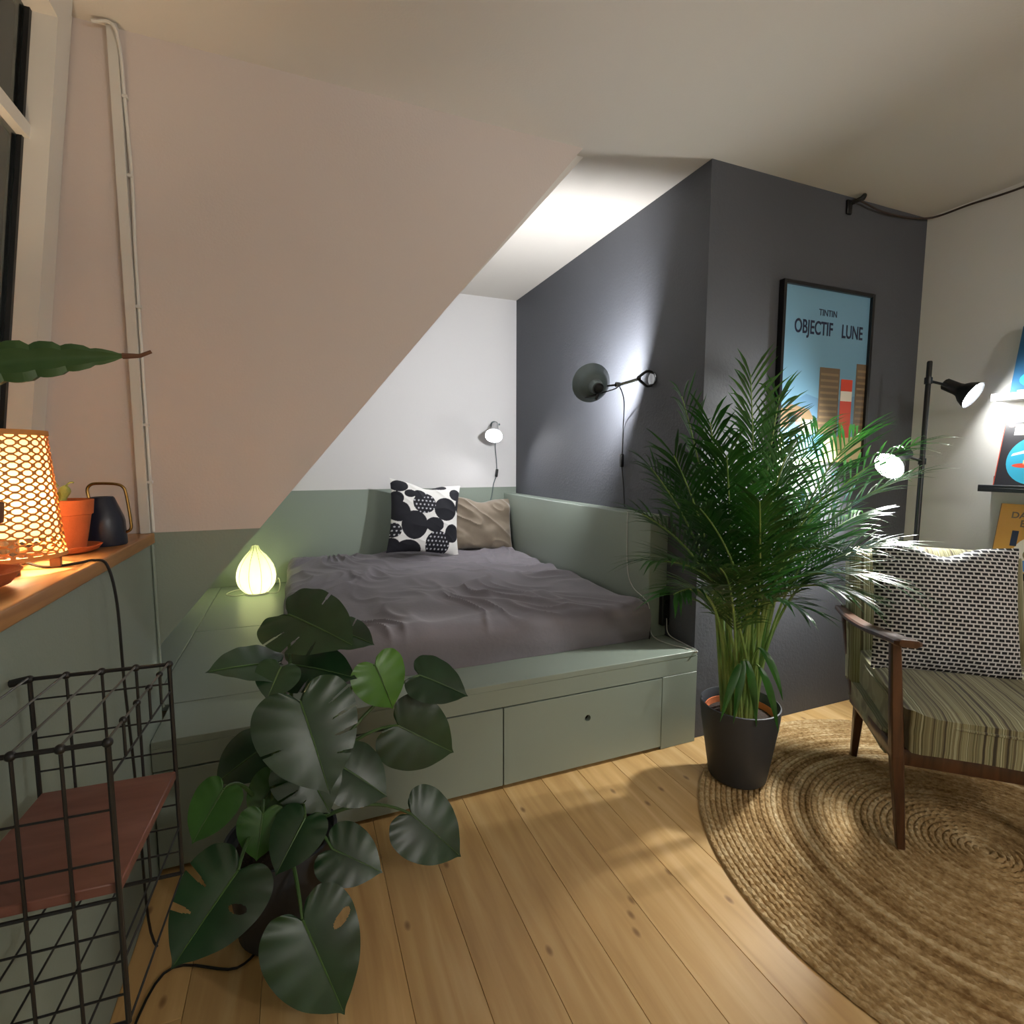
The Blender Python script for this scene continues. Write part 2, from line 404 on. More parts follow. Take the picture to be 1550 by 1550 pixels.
# white corner board and the wires clipped to it
tr = struct(MB().box(XW-.020, XW+.004, YC-.022, YC-.0005, ZS+.001, H-.001).build('trim_1', 'window_white', smooth=False))
wire = MB().tube(smoothpath([(XW+.010, YC-.006, z) for z in (ZS+.004, 1.2, 1.5, 1.8)]+[(XW+.014, YC-.008, 2.0), (XW+.009, YC-.007, 2.2), (XW+.004, YC-.030, 2.39), (XW-.05, YC-.03, 2.400)], 5), .0045)
wire = wire.build('corner_wire', 'window_white', tr)
for z in (1.15, 1.32, 1.66, 2.02, 2.23):
    MB().box(XW+.003, XW+.017, YC-.016, YC-.0008, z, z+.008).build('wire_clip', 'window_white', tr, False)
wire2 = MB().tube([(XW+.006, YC-.008, .45), (XW+.006, YC-.008, ZS-.035)], .004).build('corner_wire', 'green_wall', tr)
# wooden sill
MB().cbox(-.79, XW+.012, .10, YC-.001, ZS-.032, ZS, .004).build('window_sill', 'sill', win)

# ================================================================== BED
YP = 1.727; ZP = .41                                            # platform front and top
bed = thing('bed_platform', 'sage green built-in bed platform with flush drawers filling the alcove', 'bed', (.6, YP, 0))
bo = (.6, YP, 0)
def bp(mb, name, m='green', smooth=False, parent=bed): return mb.build(name, m, parent, smooth, bo)
# top in panels parted by fine joints
g = .0018
tops = [(-.42, XA-.001, YP, 1.99), (-.475, XA-.001, 1.99, 2.81), (-.475, XA-.001, 2.81, YF-.001), (-.60, -.475, 1.94, YF-.001)]
for x0, x1, y0, y1 in tops:
    bp(MB().cbox(x0+g, x1-g, y0+(g if y0 > YP else 0), y1-g, ZP-.022, ZP, .0015), 'top_panel')
bp(MB().box(-.41, XA-.004, YP+.03, YF-.01, .012, ZP-.024), 'carcass', 'black')
bp(MB().cbox(-.418, XA-.001, YP+.001, YP+.022, .3185, ZP-.0225, .001), 'front_rail')
bp(MB().cbox(1.389, XA-.001, YP+.001, YP+.022, 0.001, .3165, .001), 'end_panel')
def plate_with_hole(x0, x1, z0, z1, hx_, hz, r, y0, y1, N=48):
    mb = MB(); vs = []
    def edge(a):
        c, s_ = cos(a), sin(a); best = 1e9
        for lim, d, c0 in ((x1, c, hx_), (x0, c, hx_), (z1, s_, hz), (z0, s_, hz)):
            if abs(d) > 1e-6:
                t = (lim-c0)/d
                if t > 0: best = min(best, t)
        return hx_+c*best, hz+s_*best
    angs = sorted([2*pi*i/N for i in range(N)]+[math.atan2(zz-hz, xx-hx_) % (2*pi) for xx in (x0, x1) for zz in (z0, z1)])
    n = len(angs)
    for y in (y0, y1):
        for a in angs: q = edge(a); vs.append((q[0], y, q[1]))
        for a in angs: vs.append((hx_+r*cos(a), y, hz+r*sin(a)))
    fs = []
    for i in range(n):
        j = (i+1) % n
        fs += [(i, j, n+j, n+i), (2*n+i, 3*n+i, 3*n+j, 2*n+j), (i, 2*n+i, 2*n+j, j), (n+i, n+j, 3*n+j, 3*n+i)]
    return mb.add(vs, fs)
for x0, x1 in ((.675, 1.385), (-.040, .670), (-.416, -.045)):
    cx = (x0+x1)/2; wide = x1-x0 > .5
    d = bp(plate_with_hole(x0, x1, .015, .3135, cx, .209, .013, YP, YP+.019) if wide else MB().cbox(x0, x1, .015, .3135, YP, YP+.019, .001), 'drawer') if wide else \
        bp(MB().cbox(x0, x1, YP, YP+.019, .015, .3135, .001), 'side_door')
    if wide:
        M = Matrix.Translation((cx, YP+.001, .209)) @ Matrix.Rotation(pi/2, 4, 'X')
        bp(MB().lathe([(.0128, -.0195), (.0128, .0012), (.0145, .0012), (.0145, -.0005), (.0137, -.0195)], 24, M, True), 'finger_hole_rim', 'green', True, d)

# low wall along the side of the bed
hb = single(MB().cbox(1.47, XA-.001, 1.945, YF-.001, ZP+.0005, .972, .004), 'side_wall_ledge', 'green',
            'low sage green wall ledge along the side of the bed', 'ledge', (1.52, 2.85, ZP))

# mattress in its sheet
def sheet_z(x, y):
    """creases: long soft folds that fan out from the far corner, small ones across"""
    a = math.atan2(y-3.9, x-.2); r = sqrt((x-.2)**2+(y-3.9)**2)
    q = Vector((a*3.2+.6*noise.noise(Vector((x*2.2, y*2.2, 5))), r*1.1, 0))
    f = 1.04-sqrt(noise.noise(q*1.9)**2+.0016); f = max(0, f-.55)/.45
    q2 = Vector((x*7+y*3.2+noise.noise(Vector((x*3, y*3, 1)))*1.4, (y*2.2-x*1.6), 3.3))
    f2 = max(0, 1.04-sqrt(noise.noise(q2)**2+.0016)-.66)/.34
    patch = .5+.5*noise.noise(Vector((x*2.0, y*2.0, 9)))
    return f**2*.022*(.4+patch) + f2**2*.020*patch + .006*noise.noise(Vector((x*4, y*4, 2)))
mx0, mx1, my0, my1, mz0, mz1 = -.065, 1.462, 1.925, 3.745, ZP+.001, .565
def mattress():
    rc = .05; nx, ny = 230, 260; mb = MB()
    def prof(t):                                             # t 0..1 across one edge region: side, round, top
        return t
    cx, cy = (mx0+mx1)/2, (my0+my1)/2; hxx, hy = (mx1-mx0)/2, (my1-my0)/2
    def fn(u, v):
        a, b = u*2-1, v*2-1
        # squared parameter: outside |.86| walks down the side
        def ax(t, h):
            s_ = 1 if t >= 0 else -1; t = abs(t); k = .90
            if t <= k: return s_*(t/k)*(h-rc), 0.0
            g_ = (t-k)/(1-k)
            if g_ < .5:
                an = g_/.5*pi/2; return s_*(h-rc+rc*sin(an)), rc*(1-cos(an))
            return s_*h, rc+(g_-.5)/.5*(mz1-mz0-rc)
        px, dx = ax(a, hxx); py, dy = ax(b, hy)
        z = mz1-max(dx, dy)
        X, Y = cx+px, cy+py
        top = 1 if z > mz1-.03 else max(0, 1-(mz1-.03-z)/.05)
        z += sheet_z(X, Y)*top
        # the sheet bulges and hangs in soft folds on the sides
        if dy > 0 and b < 0: Y += -.010*sin(min(1, dy/.15)*pi)+.010*noise.noise(Vector((X*5, z*9, 4)))*(1 if dy > .02 else 0)
        if dx > 0 and a < 0: X += -.014*sin(min(1, dx/.15)*pi)+.012*noise.noise(Vector((Y*5, z*9, 7)))*(1 if dx > .02 else 0)
        return (min(X, mx1), Y, max(z, mz0))
    return mb.grid(fn, nx, ny)
MT['sheet'] = mat('charcoal_cotton_sheet', '757076', .85, var=.05, vscale=30, bump=.25, bscale=60, sheen=.15)
single(mattress(), 'mattress', 'sheet', 'mattress under a creased charcoal grey fitted sheet', 'mattress', (.7, 2.85, mz0))

# ------------------------------------------------------------------ cushions
def cushion(w_, h_, t_, dent=.0, pinch=.06, n=40, wr=.004, seed=1, sag=0):
    """soft pillow standing in its own xz plane, front towards -y, base at z=0"""
    mb = MB()
    def side(sgn):
        def fn(u, v):
            a, b = u*2-1, v*2-1
            ex = 1-pinch*(1-b*b)*abs(a); ez = 1-pinch*(1-a*a)*abs(b)
            X = a*w_/2*ex; Z = h_/2+b*h_/2*ez
            if b > 0: Z -= dent*b*b*math.exp(-(a/.33)**2)
            th = max(0, (1-abs(a)**2.6)*(1-abs(b)**2.6))**.62*t_/2
            wv = wr*noise.noise(Vector((X*11+seed, Z*11, seed)))*2+wr*1.6*(max(0, 1-abs(noise.noise(Vector((X*6+Z*8, Z*4-X*3, seed+3))))-.7)/.3)**2
            th2 = th+wv*min(1, th/(.2*t_))
            if sag: th2 += sag*max(0, -b)*(1-b*b)*(1-a*a)
            return (X, sgn*th2, Z)
        return fn
    mb.grid(side(-1), n, n); mb.grid(side(1), n, n)
    return mb
def cushion_obj(name, mb, m, label, loc, rot, group=None, uv=None, printfn=None):
    me = mb.mesh(name); me.materials.append(MT[m])
    if uv:
        L = me.uv_layers.new(name='UVMap')
        for lp in me.loops:
            c = me.vertices[lp.vertex_index].co; L.data[lp.index].uv = (c.x/uv[0]+.5, c.z/uv[1])
    if printfn:
        A = me.color_attributes.new('print', 'FLOAT_COLOR', 'POINT')
        for i, q in enumerate(me.vertices): A.data[i].color = printfn(q.co.x, q.co.z)
    o = bpy.data.objects.new(name, me); COL.objects.link(o); o.location = loc; o.rotation_euler = rot
    return tag(o, label, 'cushion', group)
# print: black pebbles on white, some with white dots
WB = .50
circ = [(.12,.90,.13,.09,0),(.08,.73,.11,.10,0),(.26,.80,.085,.06,0),(.38,.80,.10,.06,0),(.13,.55,.15,.15,0),(.45,.68,.17,.155,1),(.75,.62,.185,.175,0),
        (.33,.38,.19,.21,0),(.60,.40,.14,.11,0),(.86,.30,.12,.14,0),(.66,.15,.19,.19,1),(.06,.30,.12,.11,1),(.05,.08,.13,.13,0),(.27,.03,.20,.17,0),(.90,.84,.10,.09,0),(.60,.93,.2,.045,0),(.95,.70,.05,.11,0)]
def pebbles(x, z):
    u, v = x/WB+.5, z/WB
    for cx, cz, rx, rz, dots in circ:
        rx, rz = rx*.9, rz*.9
        if ((u-cx)/rx)**2+((v-cz)/rz)**2 < 1:
            if dots:
                du, dv = (u*19+.5*(int(v*19) % 2)) % 1-.5, (v*19) % 1-.5
                if du*du+dv*dv < .05: return (.5, .5, .53, 1)
            return (.006, .006, .011, 1)
    return (.78, .77, .74, 1)
MT['pebble'] = vcol('pebble_print_cotton', .85)
cushion_obj('cushion', cushion(WB, WB, .15, .03, .085, 170, .003, 2), 'pebble', 'white cushion with big black pebble print on the bed',
            (.765, 3.44, .592), (radians(-14), radians(7), radians(3)), 'cushions on the bed', printfn=pebbles)
MT['velvet'] = mat('taupe_velvet', '7c6f5e', .75, var=.1, vscale=12, bump=.2, bscale=40, sheen=.8)
cushion_obj('cushion', cushion(.48, .40, .15, .03, .06, 60, .010, 5), 'velvet', 'taupe velvet cushion in the corner of the bed',
            (1.215, 3.56, .576), (radians(-20), radians(4), radians(-4)), 'cushions on the bed')

# ================================================================== LAMPS
# onion shaped table lamp on the platform
JP = Vector((-.25, 3.50, ZP))
jl = thing('table_lamp', 'white onion-shaped glowing lamp beside the mattress', 'lamp', JP)
prof = [(.062, .0), (.075, .012), (.098, .045), (.108, .085), (.106, .125), (.092, .170), (.065, .215), (.040, .245), (.026, .262), (.020, .280), (.014, .286), (.0001, .287)]
pp = [q.to_tuple() for q in smoothpath([(r, 0, z) for r, z in prof], 4)]
MT['jelly'] = leafmat('lamp_fabric', 'e6ecba', 'ecf2c6', .8, .65)
MT['jelly_bulb'] = emit('onion_lamp_bulb', (1, .98, .72, 1), P_JELLY)
MB().sphere((0, 0, .11), .03, 20).build('bulb', 'jelly_bulb', jl)
def ribbed(u, v):
    i = v*(len(pp)-1); r, _, z = pp[min(int(i), len(pp)-1)]
    a = u*2*pi; k = 1+.035*abs(sin(a*5))
    return (r*k*cos(a), r*k*sin(a), z+.012)
MB().grid(ribbed, 80, len(pp)-1).build('lamp_shade', 'jelly', jl)
MT['rib'] = mat('lamp_rib', '8f8c6a', .7)
for k in range(10):
    a = 2*pi*k/10
    MB().tube([(q[0]*cos(a)*1.005, q[0]*sin(a)*1.005, q[2]+.012) for q in pp[::3]], .0016, 5).build('rib', 'rib', jl)
MB().lathe([(.066, 0), (.066, .012), (.05, .014)], 32).build('lamp_base', 'cord_white', jl)
cb = [(.06, -.02, .006), (.13, .0, .004), (.16, .05, .03), (.13, .12, .07), (.10, .16, .05), (.02, .2, .004), (-.14, .14, .004), (-.20, .05, .004), (-.12, -.02, .004), (-.06, -.02, .004)]
cb = [(.06, -.02, .006), (.112, -.03, .004), (.128, .03, .035), (.118, .08, .07), (.09, .14, .03), (.0, .18, .004), (-.13, .12, .004), (-.17, .03, .004), (-.12, -.03, .004), (-.066, -.01, .006)]
MB().tube(smoothpath(cb, 6), .0032, 6).build('lamp_cord', 'cord_white', jl)

# shade with an open mouth, used by the wall and floor lamps
def shell(prof, t=.0022):
    """thin turned shade: outer profile and the same profile a little smaller, closed at both rims"""
    inner = [(max(.0005, r-t), z) for r, z in prof]
    return prof+inner[::-1]
def bulb(M, r, m, parent, off, nm='bulb'):
    return MB().lathe([(max(.0004, sin(pi*i/10))*r, -cos(pi*i/10)*r) for i in range(11)], 16, M).build(nm, m, parent, True, off)

# industrial lamp on the grey wall
WL = Vector((XA, 2.09, 1.605))
wlmp = thing('wall_lamp', 'grey industrial lamp on a swivel arm on the grey wall', 'lamp', WL)
MT['lamp_grey'] = mat('grey_green_enamel', '5b696b', .4)
MT['wall_bulb'] = emit('wall_lamp_bulb', (.98, .98, 1, 1), P_WALL)
ctr = Vector((1.30, 2.20, 1.585))                                # middle of the mouth
axis = Vector((sin(radians(12))*cos(radians(20)), cos(radians(12))*cos(radians(20)), sin(radians(20))))
SM = frame_to(ctr, axis)
def wp(mb, n, m, sm=True, par=wlmp): return mb.build(n, m, par, sm, WL)
MB().lathe([(.03, 0), (.03, .006), (.024, .008)], 24, frame_to(WL, (-1, 0, 0))).build('wall_plate', 'chrome', wlmp, True, WL)
wp(MB().tube(smoothpath([WL+Vector((-.006, 0, .03)), WL+Vector((-.03, .004, .034)), WL+Vector((-.055, .006, .02)), WL+Vector((-.075, .008, .0)), WL+Vector((-.055, .006, -.02)), WL+Vector((-.03, .004, -.034)), WL+Vector((-.006, 0, -.03))], 6), .007), 'bracket', 'black_metal')
elbow = WL+Vector((-.075, .008, 0)); knee = Vector((1.405, 2.135, 1.575)); cap = SM @ Vector((0, 0, -.098))
wp(MB().tube([elbow, knee], .0042).tube([elbow+Vector((0, 0, -.008)), knee+Vector((0, 0, -.006))], .003), 'arm', 'chrome')
wp(MB().cbox(-.012, .012, -.008, .008, -.011, .011, .002, Matrix.Translation(knee)), 'joint', 'chrome')
wp(MB().sphere(elbow, .011), 'joint', 'black_metal')
side = SM @ Vector((.052, -.02, -.07))
wp(MB().tube(smoothpath([knee, knee*.5+side*.5+Vector((0, 0, .004)), SM @ Vector((.045, -.01, -.055))], 5), .0045), 'yoke', 'black_metal')
sh = wp(MB().lathe(shell([(.020, -.110), (.027, -.108), (.030, -.085), (.034, -.070), (.050, -.063), (.066, -.050), (.072, -.030), (.078, -.022), (.088, -.004), (.0915, .0), (.0925, .003)]), 40, SM, True), 'lamp_shade', 'lamp_grey')
wp(MB().lathe([(.0001, -.128), (.016, -.126), (.024, -.118), (.024, -.085), (.02, -.084)], 24, SM), 'lamp_socket', 'black_metal', True, sh)
wp(MB().tube([SM @ Vector((.0, -.025, -.118)), SM @ Vector((.012, -.048, -.128))], .006), 'switch_key', 'black', True, sh)
bulb(SM @ Matrix.Translation((0, 0, -.022)), .026, 'wall_bulb', sh, WL)
wc = [SM @ Vector((.01, -.03, -.124)), SM @ Vector((.05, -.045, -.10)), knee+Vector((-.015, 0, -.02)), knee, knee+Vector((.045, .03, -.03)), Vector((1.50, 2.22, 1.50)), Vector((1.558, 2.31, 1.40)), Vector((1.562, 2.321, 1.25))]
wcd = wp(MB().tube(smoothpath(wc, 7), .0028, 6).tube([(1.562, 2.320, 1.19), (1.563, 2.30, 1.08), (1.563, 2.29, .985)], .0028, 6), 'lamp_cord', 'black')
wp(MB().cbox(1.553, 1.569, 2.312, 2.329, 1.188, 1.255, .003), 'cord_switch', 'black', True, wcd)

# small white clip lamp on the back wall
WP = Vector((1.385, YF, 1.49))
wh = thing('wall_lamp', 'small white lamp on the white wall above the bed cushions', 'lamp', WP)
MT['lamp_white'] = mat('white_enamel', 'b9b9bb', .4)
MT['white_bulb'] = emit('white_lamp_bulb', (.98, .98, 1, 1), P_WHITE)
def hp(mb, n, m, sm=True, par=wh): return mb.build(n, m, par, sm, WP)
hp(MB().lathe([(.026, 0), (.026, .012), (.018, .018)], 24, frame_to(WP, (0, -1, 0))), 'wall_plate', 'lamp_grey')
hd = Vector((1.36, YF-.10, 1.465)); hax = Vector((-.34, -.66, -.67)).normalized(); HM = frame_to(hd, hax)
hp(MB().tube([WP+Vector((0, -.015, 0)), WP+Vector((-.005, -.06, .012)), HM @ Vector((0, 0, -.01))], .008), 'arm', 'lamp_grey')
hs = hp(MB().lathe(shell([(.018, -.03), (.024, -.028), (.026, .02), (.036, .045), (.056, .085), (.064, .10)]), 36, HM, True), 'lamp_shade', 'lamp_white')
hp(MB().lathe([(.0001, -.045), (.018, -.043), (.02, -.028), (.017, .02)], 20, HM), 'lamp_socket', 'lamp_grey', True, hs)
bulb(HM @ Matrix.Translation((0, 0, .062)), .030, 'white_bulb', hs, WP)
hp(MB().tube([HM @ Vector((.02, .0, -.03)), HM @ Vector((.034, .0, -.034))], .007), 'knob', 'lamp_grey', True, hs)
hc = [HM @ Vector((0, .0, -.044)), Vector((1.40, YF-.03, 1.42)), Vector((1.395, YF-.012, 1.33)), Vector((1.405, YF-.010, 1.22)), Vector((1.408, YF-.012, 1.155))]
hcd = hp(MB().tube(smoothpath(hc, 6), .0035, 6).tube(smoothpath([(1.402, YF-.013, 1.10), (1.38, YF-.010, 1.04), (1.366, YF-.008, .95), (1.34, YF-.008, .88)], 5), .0035, 6), 'lamp_cord', 'lamp_grey')
hp(MB().cbox(-.009, .009, -.008, .008, -.03, .03, .004, Matrix.Translation((1.406, YF-.012, 1.127)) @ Matrix.Rotation(.15, 4, 'Y')), 'cord_switch', 'black', True, hcd)

# floor lamp with two heads
FL = Vector((2.60, 1.50, 0))
fla = thing('floor_lamp', 'black two-headed floor lamp behind the armchair', 'lamp', FL)
MT['floor_bulb_up'] = emit('floor_lamp_bulb', (.98, 1, .98, 1), P_FLOOR_UP)
MT['floor_bulb_low'] = emit('floor_lamp_bulb_low', (1, 1, .96, 1), P_FLOOR_LOW)
def fp(mb, n, m, sm=True, par=fla): return mb.build(n, m, par, sm, FL)
fp(MB().lathe([(.13, 0), (.13, .012), (.12, .018), (.014, .022), (.012, .04)], 40, Matrix.Translation(FL)), 'lamp_base', 'black_metal')
fp(MB().lathe([(.0105, .02), (.0105, 1.655), (.008, 1.66)], 16, Matrix.Translation(FL)), 'pole', 'black_metal')
def head(pole_z, tip, ax, mbulb, dz=-.016):
    ps = FL+Vector((0, 0, pole_z)); A = frame_to(tip, ax)
    back = A @ Vector((0, 0, -.10))
    fp(MB().tube([ps, back*.85+ps*.15+Vector((0, 0, 0)), A @ Vector((0, 0, -.09))], .006), 'arm', 'black_metal')
    fp(MB().lathe([(.015, -.014), (.015, .014)], 16, Matrix.Translation(ps)), 'collar', 'black_metal')
    s_ = fp(MB().lathe(shell([(.020, -.125), (.026, -.122), (.027, -.07), (.030, -.055), (.046, -.035), (.058, -.01), (.062, .0)]), 36, A, True), 'lamp_shade', 'black_metal')
    fp(MB().lathe([(.0001, -.128), (.021, -.127), (.021, -.06), (.016, -.055)], 20, A), 'lamp_socket', 'black', True, s_)
    bulb(A @ Matrix.Translation((0, 0, dz)) @ Matrix.Diagonal((1, 1, .6, 1)), .046, mbulb, s_, FL)
head(1.575, Vector((2.755, 1.405, 1.508)), (.12, -.85, -.50), 'floor_bulb_up', -.024)
head(1.22, Vector((2.36, 1.49, 1.20)), (-.80, .02, -.42), 'floor_bulb_low')

# pendant behind the camera, at the end of the swagged ceiling cable; the leaf shadows on the drawers fall away from it
PL = Vector((1.75, -1.5, H))
pd = thing('pendant_lamp_offscreen', 'opal globe pendant hanging from the ceiling', 'lamp', PL)
MT['opal'] = emit('opal_globe', (1, .97, .92, 1), P_PENDANT)
MB().lathe([(.05, 0), (.05, -.02), (.01, -.03)], 24).build('ceiling_rose', 'window_white', pd)
MB().tube([(0, 0, -.02), (0, 0, -.40)], .004).build('lamp_cord', 'black', pd)
MB().sphere((0, 0, -.52), .12, 32).build('lamp_globe_offscreen', 'opal', pd)

# cane lamp on the sill
CL = Vector((-.535, 1.335, ZS))
cl = thing('table_lamp', 'glowing woven cane lamp on the window sill', 'lamp', CL)
MT['cane'] = mat('woven_cane', 'd9924a', .6, var=.12, vscale=60)
MT['cane_liner'] = emit('lit_bulb_warm', (1, .74, .46, 1), P_CANE)
def cane_shade(r0, r1, z0, z1, nc, nr, t=.0016):
    mb = MB()
    for ti, dr in ((0, 0), (1, -t)):
        for i in range(nr):
            for j in range(nc):
                u0, u1 = 2*pi*j/nc, 2*pi*(j+1)/nc; v0, v1 = i/nr, (i+1)/nr
                uc, vc = (u0+u1)/2, (v0+v1)/2; outer = []; inner = []
                for k in range(8):
                    a = 2*pi*(k+.5)/8; c, s_ = cos(a), sin(a); mxx = max(abs(c), abs(s_))
                    outer.append((uc+c/mxx*(u1-u0)/2, vc+s_/mxx*(v1-v0)/2)); inner.append((uc+c*.37*(u1-u0), vc+s_*.37*(v1-v0)))
                pts = []
                for uu, vv in outer+inner:
                    r = r0+(r1-r0)*vv+dr; pts.append((r*cos(uu), r*sin(uu), z0+(z1-z0)*vv))
                mb.add(pts, [(k, (k+1) % 8, 8+(k+1) % 8, 8+k) for k in range(8)])
    return mb
cane_shade(.088, .072, .028, .275, 22, 17).build('lamp_shade', 'cane', cl)
MT['liner'] = leafmat('added_liner', 'f6ead2', 'f8eeda', .8, .75)
MB().lathe(shell([(.079, .07), (.068, .272)], .0012), 40, None, True).build('added_liner', 'liner', cl)  # translucent liner added inside the shade so the cane holes shine evenly
MB().lathe(shell([(.0895, .026), (.0885, .034)], .004), 40, None, True).build('bottom_hoop', 'cane', cl)
MB().lathe(shell([(.0735, .268), (.073, .278)], .004), 40, None, True).build('top_hoop', 'cane', cl)
MB().lathe([(.0004, .10), (.018, .105), (.03, .135), (.026, .16), (.014, .185), (.0004, .19)], 20).build('bulb', 'cane_liner', cl)
MB().lathe([(.015, .03), (.015, .104)], 16).build('lamp_socket', 'black', cl)
MB().box(-.087, .087, -.006, .006, .028, .034).box(-.006, .006, -.087, .087, .028, .034).build('cross_bar', 'teak', cl)
for a in (-65, 10, 100, 190):
    M = Matrix.Rotation(radians(a), 4, 'Z')
    MB().cbox(.060, .078, -.009, .009, 0.0005, .034, .0015, M).build('foot', 'teak', cl)
cc = [(.0, 0, .03), (.05, .0, .004), (.10, .03, .003), (.118, .055, .003), (.138, .068, -.012), (.150, .072, -.10), (.152, .075, -.28), (.152, .10, -.50), (.15, .12, -.70), (.16, .13, -.99), (.26, .06, -.995), (.36, .10, -.994), (.42, .06, -.994), (.36, -.02, -.994), (.20, .03, -.994), (.15, -.25, -.994)]
MB().tube(smoothpath(cc, 7), .003, 6).build('lamp_cord', 'black', cl)

# ================================================================== THINGS ON THE SILL
# terracotta pot with a small cactus
TP = Vector((-.512, 1.545, ZS))
sp_ = single(MB().lathe(shell([(.0004, 0), (.040, 0), (.058, .006), (.066, .016), (.068, .018)], .004)[:5]+[(.064, .018), (.056, .008), (.0004, .006)], 36, Matrix.Translation(TP)), 'saucer', 'terracotta',
             'terracotta saucer under the pot between the cane lamp and watering can', 'saucer', TP)
tp = thing('potted_cactus', 'small pale cactus in a terracotta pot beside the watering can', 'plant', TP+Vector((0, 0, .0085)))
MB().lathe([(.0004, 0), (.036, 0), (.050, .082), (.054, .084), (.057, .118), (.052, .119), (.048, .086), (.046, .084)], 40).build('pot', 'terracotta', tp)
MB().lathe([(.0465, .088), (.03, .094), (.0004, .096)], 24).build('soil', 'soil', tp)
MT['pale_cactus'] = mat('pale_cactus', '9aa65c', .7, var=.2, vscale=40, bump=.6, bscale=160)
def small_cactus(x, y, h, r):
    pts = [(x, y, .09), (x+.002, y, .09+h*.4), (x+.008, y, .09+h*.8), (x+.010, y, .09+h)]
    return MB().tube(smoothpath(pts, 4), [r*(.8+.2*sin(i*1.0)) if i < 10 else r*(1-(i-9)*.25) for i in range(13)], 10)
small_cactus(-.004, 0, .062, .012).build('cactus_stem', 'pale_cactus', tp)
small_cactus(-.022, .008, .045, .009).build('cactus_stem', 'pale_cactus', tp)
MB().tube(bez((-.008, 0, .15), (-.016, 0, .165), (-.022, 0, .16), 4), .002).tube(bez((.006, 0, .15), (.016, 0, .163), (.022, 0, .158), 4), .002).build('spines', 'pale_cactus', tp)

# watering can
WC = Vector((-.468, 1.655, ZS))
wcn = thing('watering_can', 'dark blue watering can with a brass loop handle on the sill', 'watering can', WC)
MT['navy'] = mat('navy_enamel', '20283a', .35)
MB().lathe([(.0004, .0005), (.046, .0005), (.048, .004), (.046, .062), (.043, .075), (.026, .122), (.023, .126), (.019, .126), (.0004, .112)], 40).build('can_body', 'navy', wcn)
hd_ = [(-.028, .0, .122), (-.030, 0, .145), (-.022, 0, .157), (-.006, 0, .160), (.030, 0, .158), (.046, 0, .150), (.052, .0, .130), (.058, 0, .06), (.056, 0, .038), (.042, 0, .030)]
MB().tube(smoothpath(hd_, 6), .0038, 8).build('handle', 'brass', wcn)
MB().tube(smoothpath([(-.03, -.02, .03), (-.055, -.04, .06), (-.075, -.055, .115), (-.085, -.062, .14)], 5), [.009-.0003*i for i in range(16)], 10).build('spout', 'navy', wcn)

# big ridged cactus close to the window
BC = Vector((-.535, 1.135, ZS))
single(MB().lathe([(.0004, 0), (.05, 0), (.074, .010), (.088, .030), (.0905, .032), (.086, .033), (.07, .014), (.0004, .010)], 40, Matrix.Translation(BC)), 'saucer', 'terracotta',
       'terracotta saucer under the large ridged cactus on the sill', 'saucer', BC)
bc = thing('cactus', 'large ridged green cactus with a long arm on the sill', 'plant', BC+Vector((0, 0, .012)))
MT['brown_pot'] = mat('brown_clay', '6d4a35', .8, var=.1, vscale=30)
MB().lathe([(.0004, 0), (.045, 0), (.063, .10), (.071, .102), (.074, .135), (.067, .136), (.061, .10)], 40).build('pot', 'brown_pot', bc)
MB().lathe([(.0615, .112), (.03, .118), (.0004, .12)], 24).build('soil', 'soil', bc)
def ridged(path, r, seed=0, ridges=3, tw=.3):
    P_ = smoothpath(path, 9); N = len(P_); mb = MB(); n = ridges*6; vs = []; fs = []
    t = (P_[1]-P_[0]).normalized(); a = t.orthogonal().normalized()
    for i, q in enumerate(P_):
        t = (P_[min(i+1, N-1)]-P_[max(i-1, 0)]).normalized(); a = (a-t*a.dot(t)).normalized(); b = t.cross(a)
        u = i/(N-1); taper = 1 if u < .6 else max(.08, 1-((u-.6)/.4)**1.7*.9)
        notch = 1-.30*(((i+seed) % 5) == 0)-.10*(((i+seed) % 5) == 1)
        for j in range(n):
            g_ = 2*pi*j/n; rid = (abs(cos(g_*ridges/2)))**3
            rr = r*taper*(.38+.62*rid*notch); vs.append(q+(a*cos(g_+tw*u)+b*sin(g_+tw*u))*rr)
    for i in range(N-1):
        for j in range(n):
            k = (j+1) % n; fs.append((i*n+j, i*n+k, (i+1)*n+k, (i+1)*n+j))
    fs += [tuple(range(n))[::-1], tuple(range((N-1)*n, N*n))]
    return mb.add(vs, fs)
o3 = BC+Vector((0, 0, .012))
def lo(*q): return [Vector(p_)-o3 for p_ in q]
ridged(lo((-.515, 1.135, 1.12), (-.497, 1.13, 1.19), (-.487, 1.125, 1.24), (-.484, 1.122, 1.285)), .034, 1).build('cactus_stem', 'cactus', bc)
arm = lo((-.565, 1.14, 1.12), (-.60, 1.13, 1.23), (-.57, 1.115, 1.325), (-.48, 1.10, 1.355), (-.40, 1.10, 1.373), (-.33, 1.10, 1.387), (-.265, 1.10, 1.397))
ridged(arm, .040, 2, 3, .6).build('cactus_arm', 'cactus', bc)
MB().tube(lo((-.268, 1.10, 1.3965), (-.243, 1.10, 1.3985), (-.226, 1.10, 1.407)), [.005, .0035, .003]).build('dry_tip', 'brown_pot', bc)

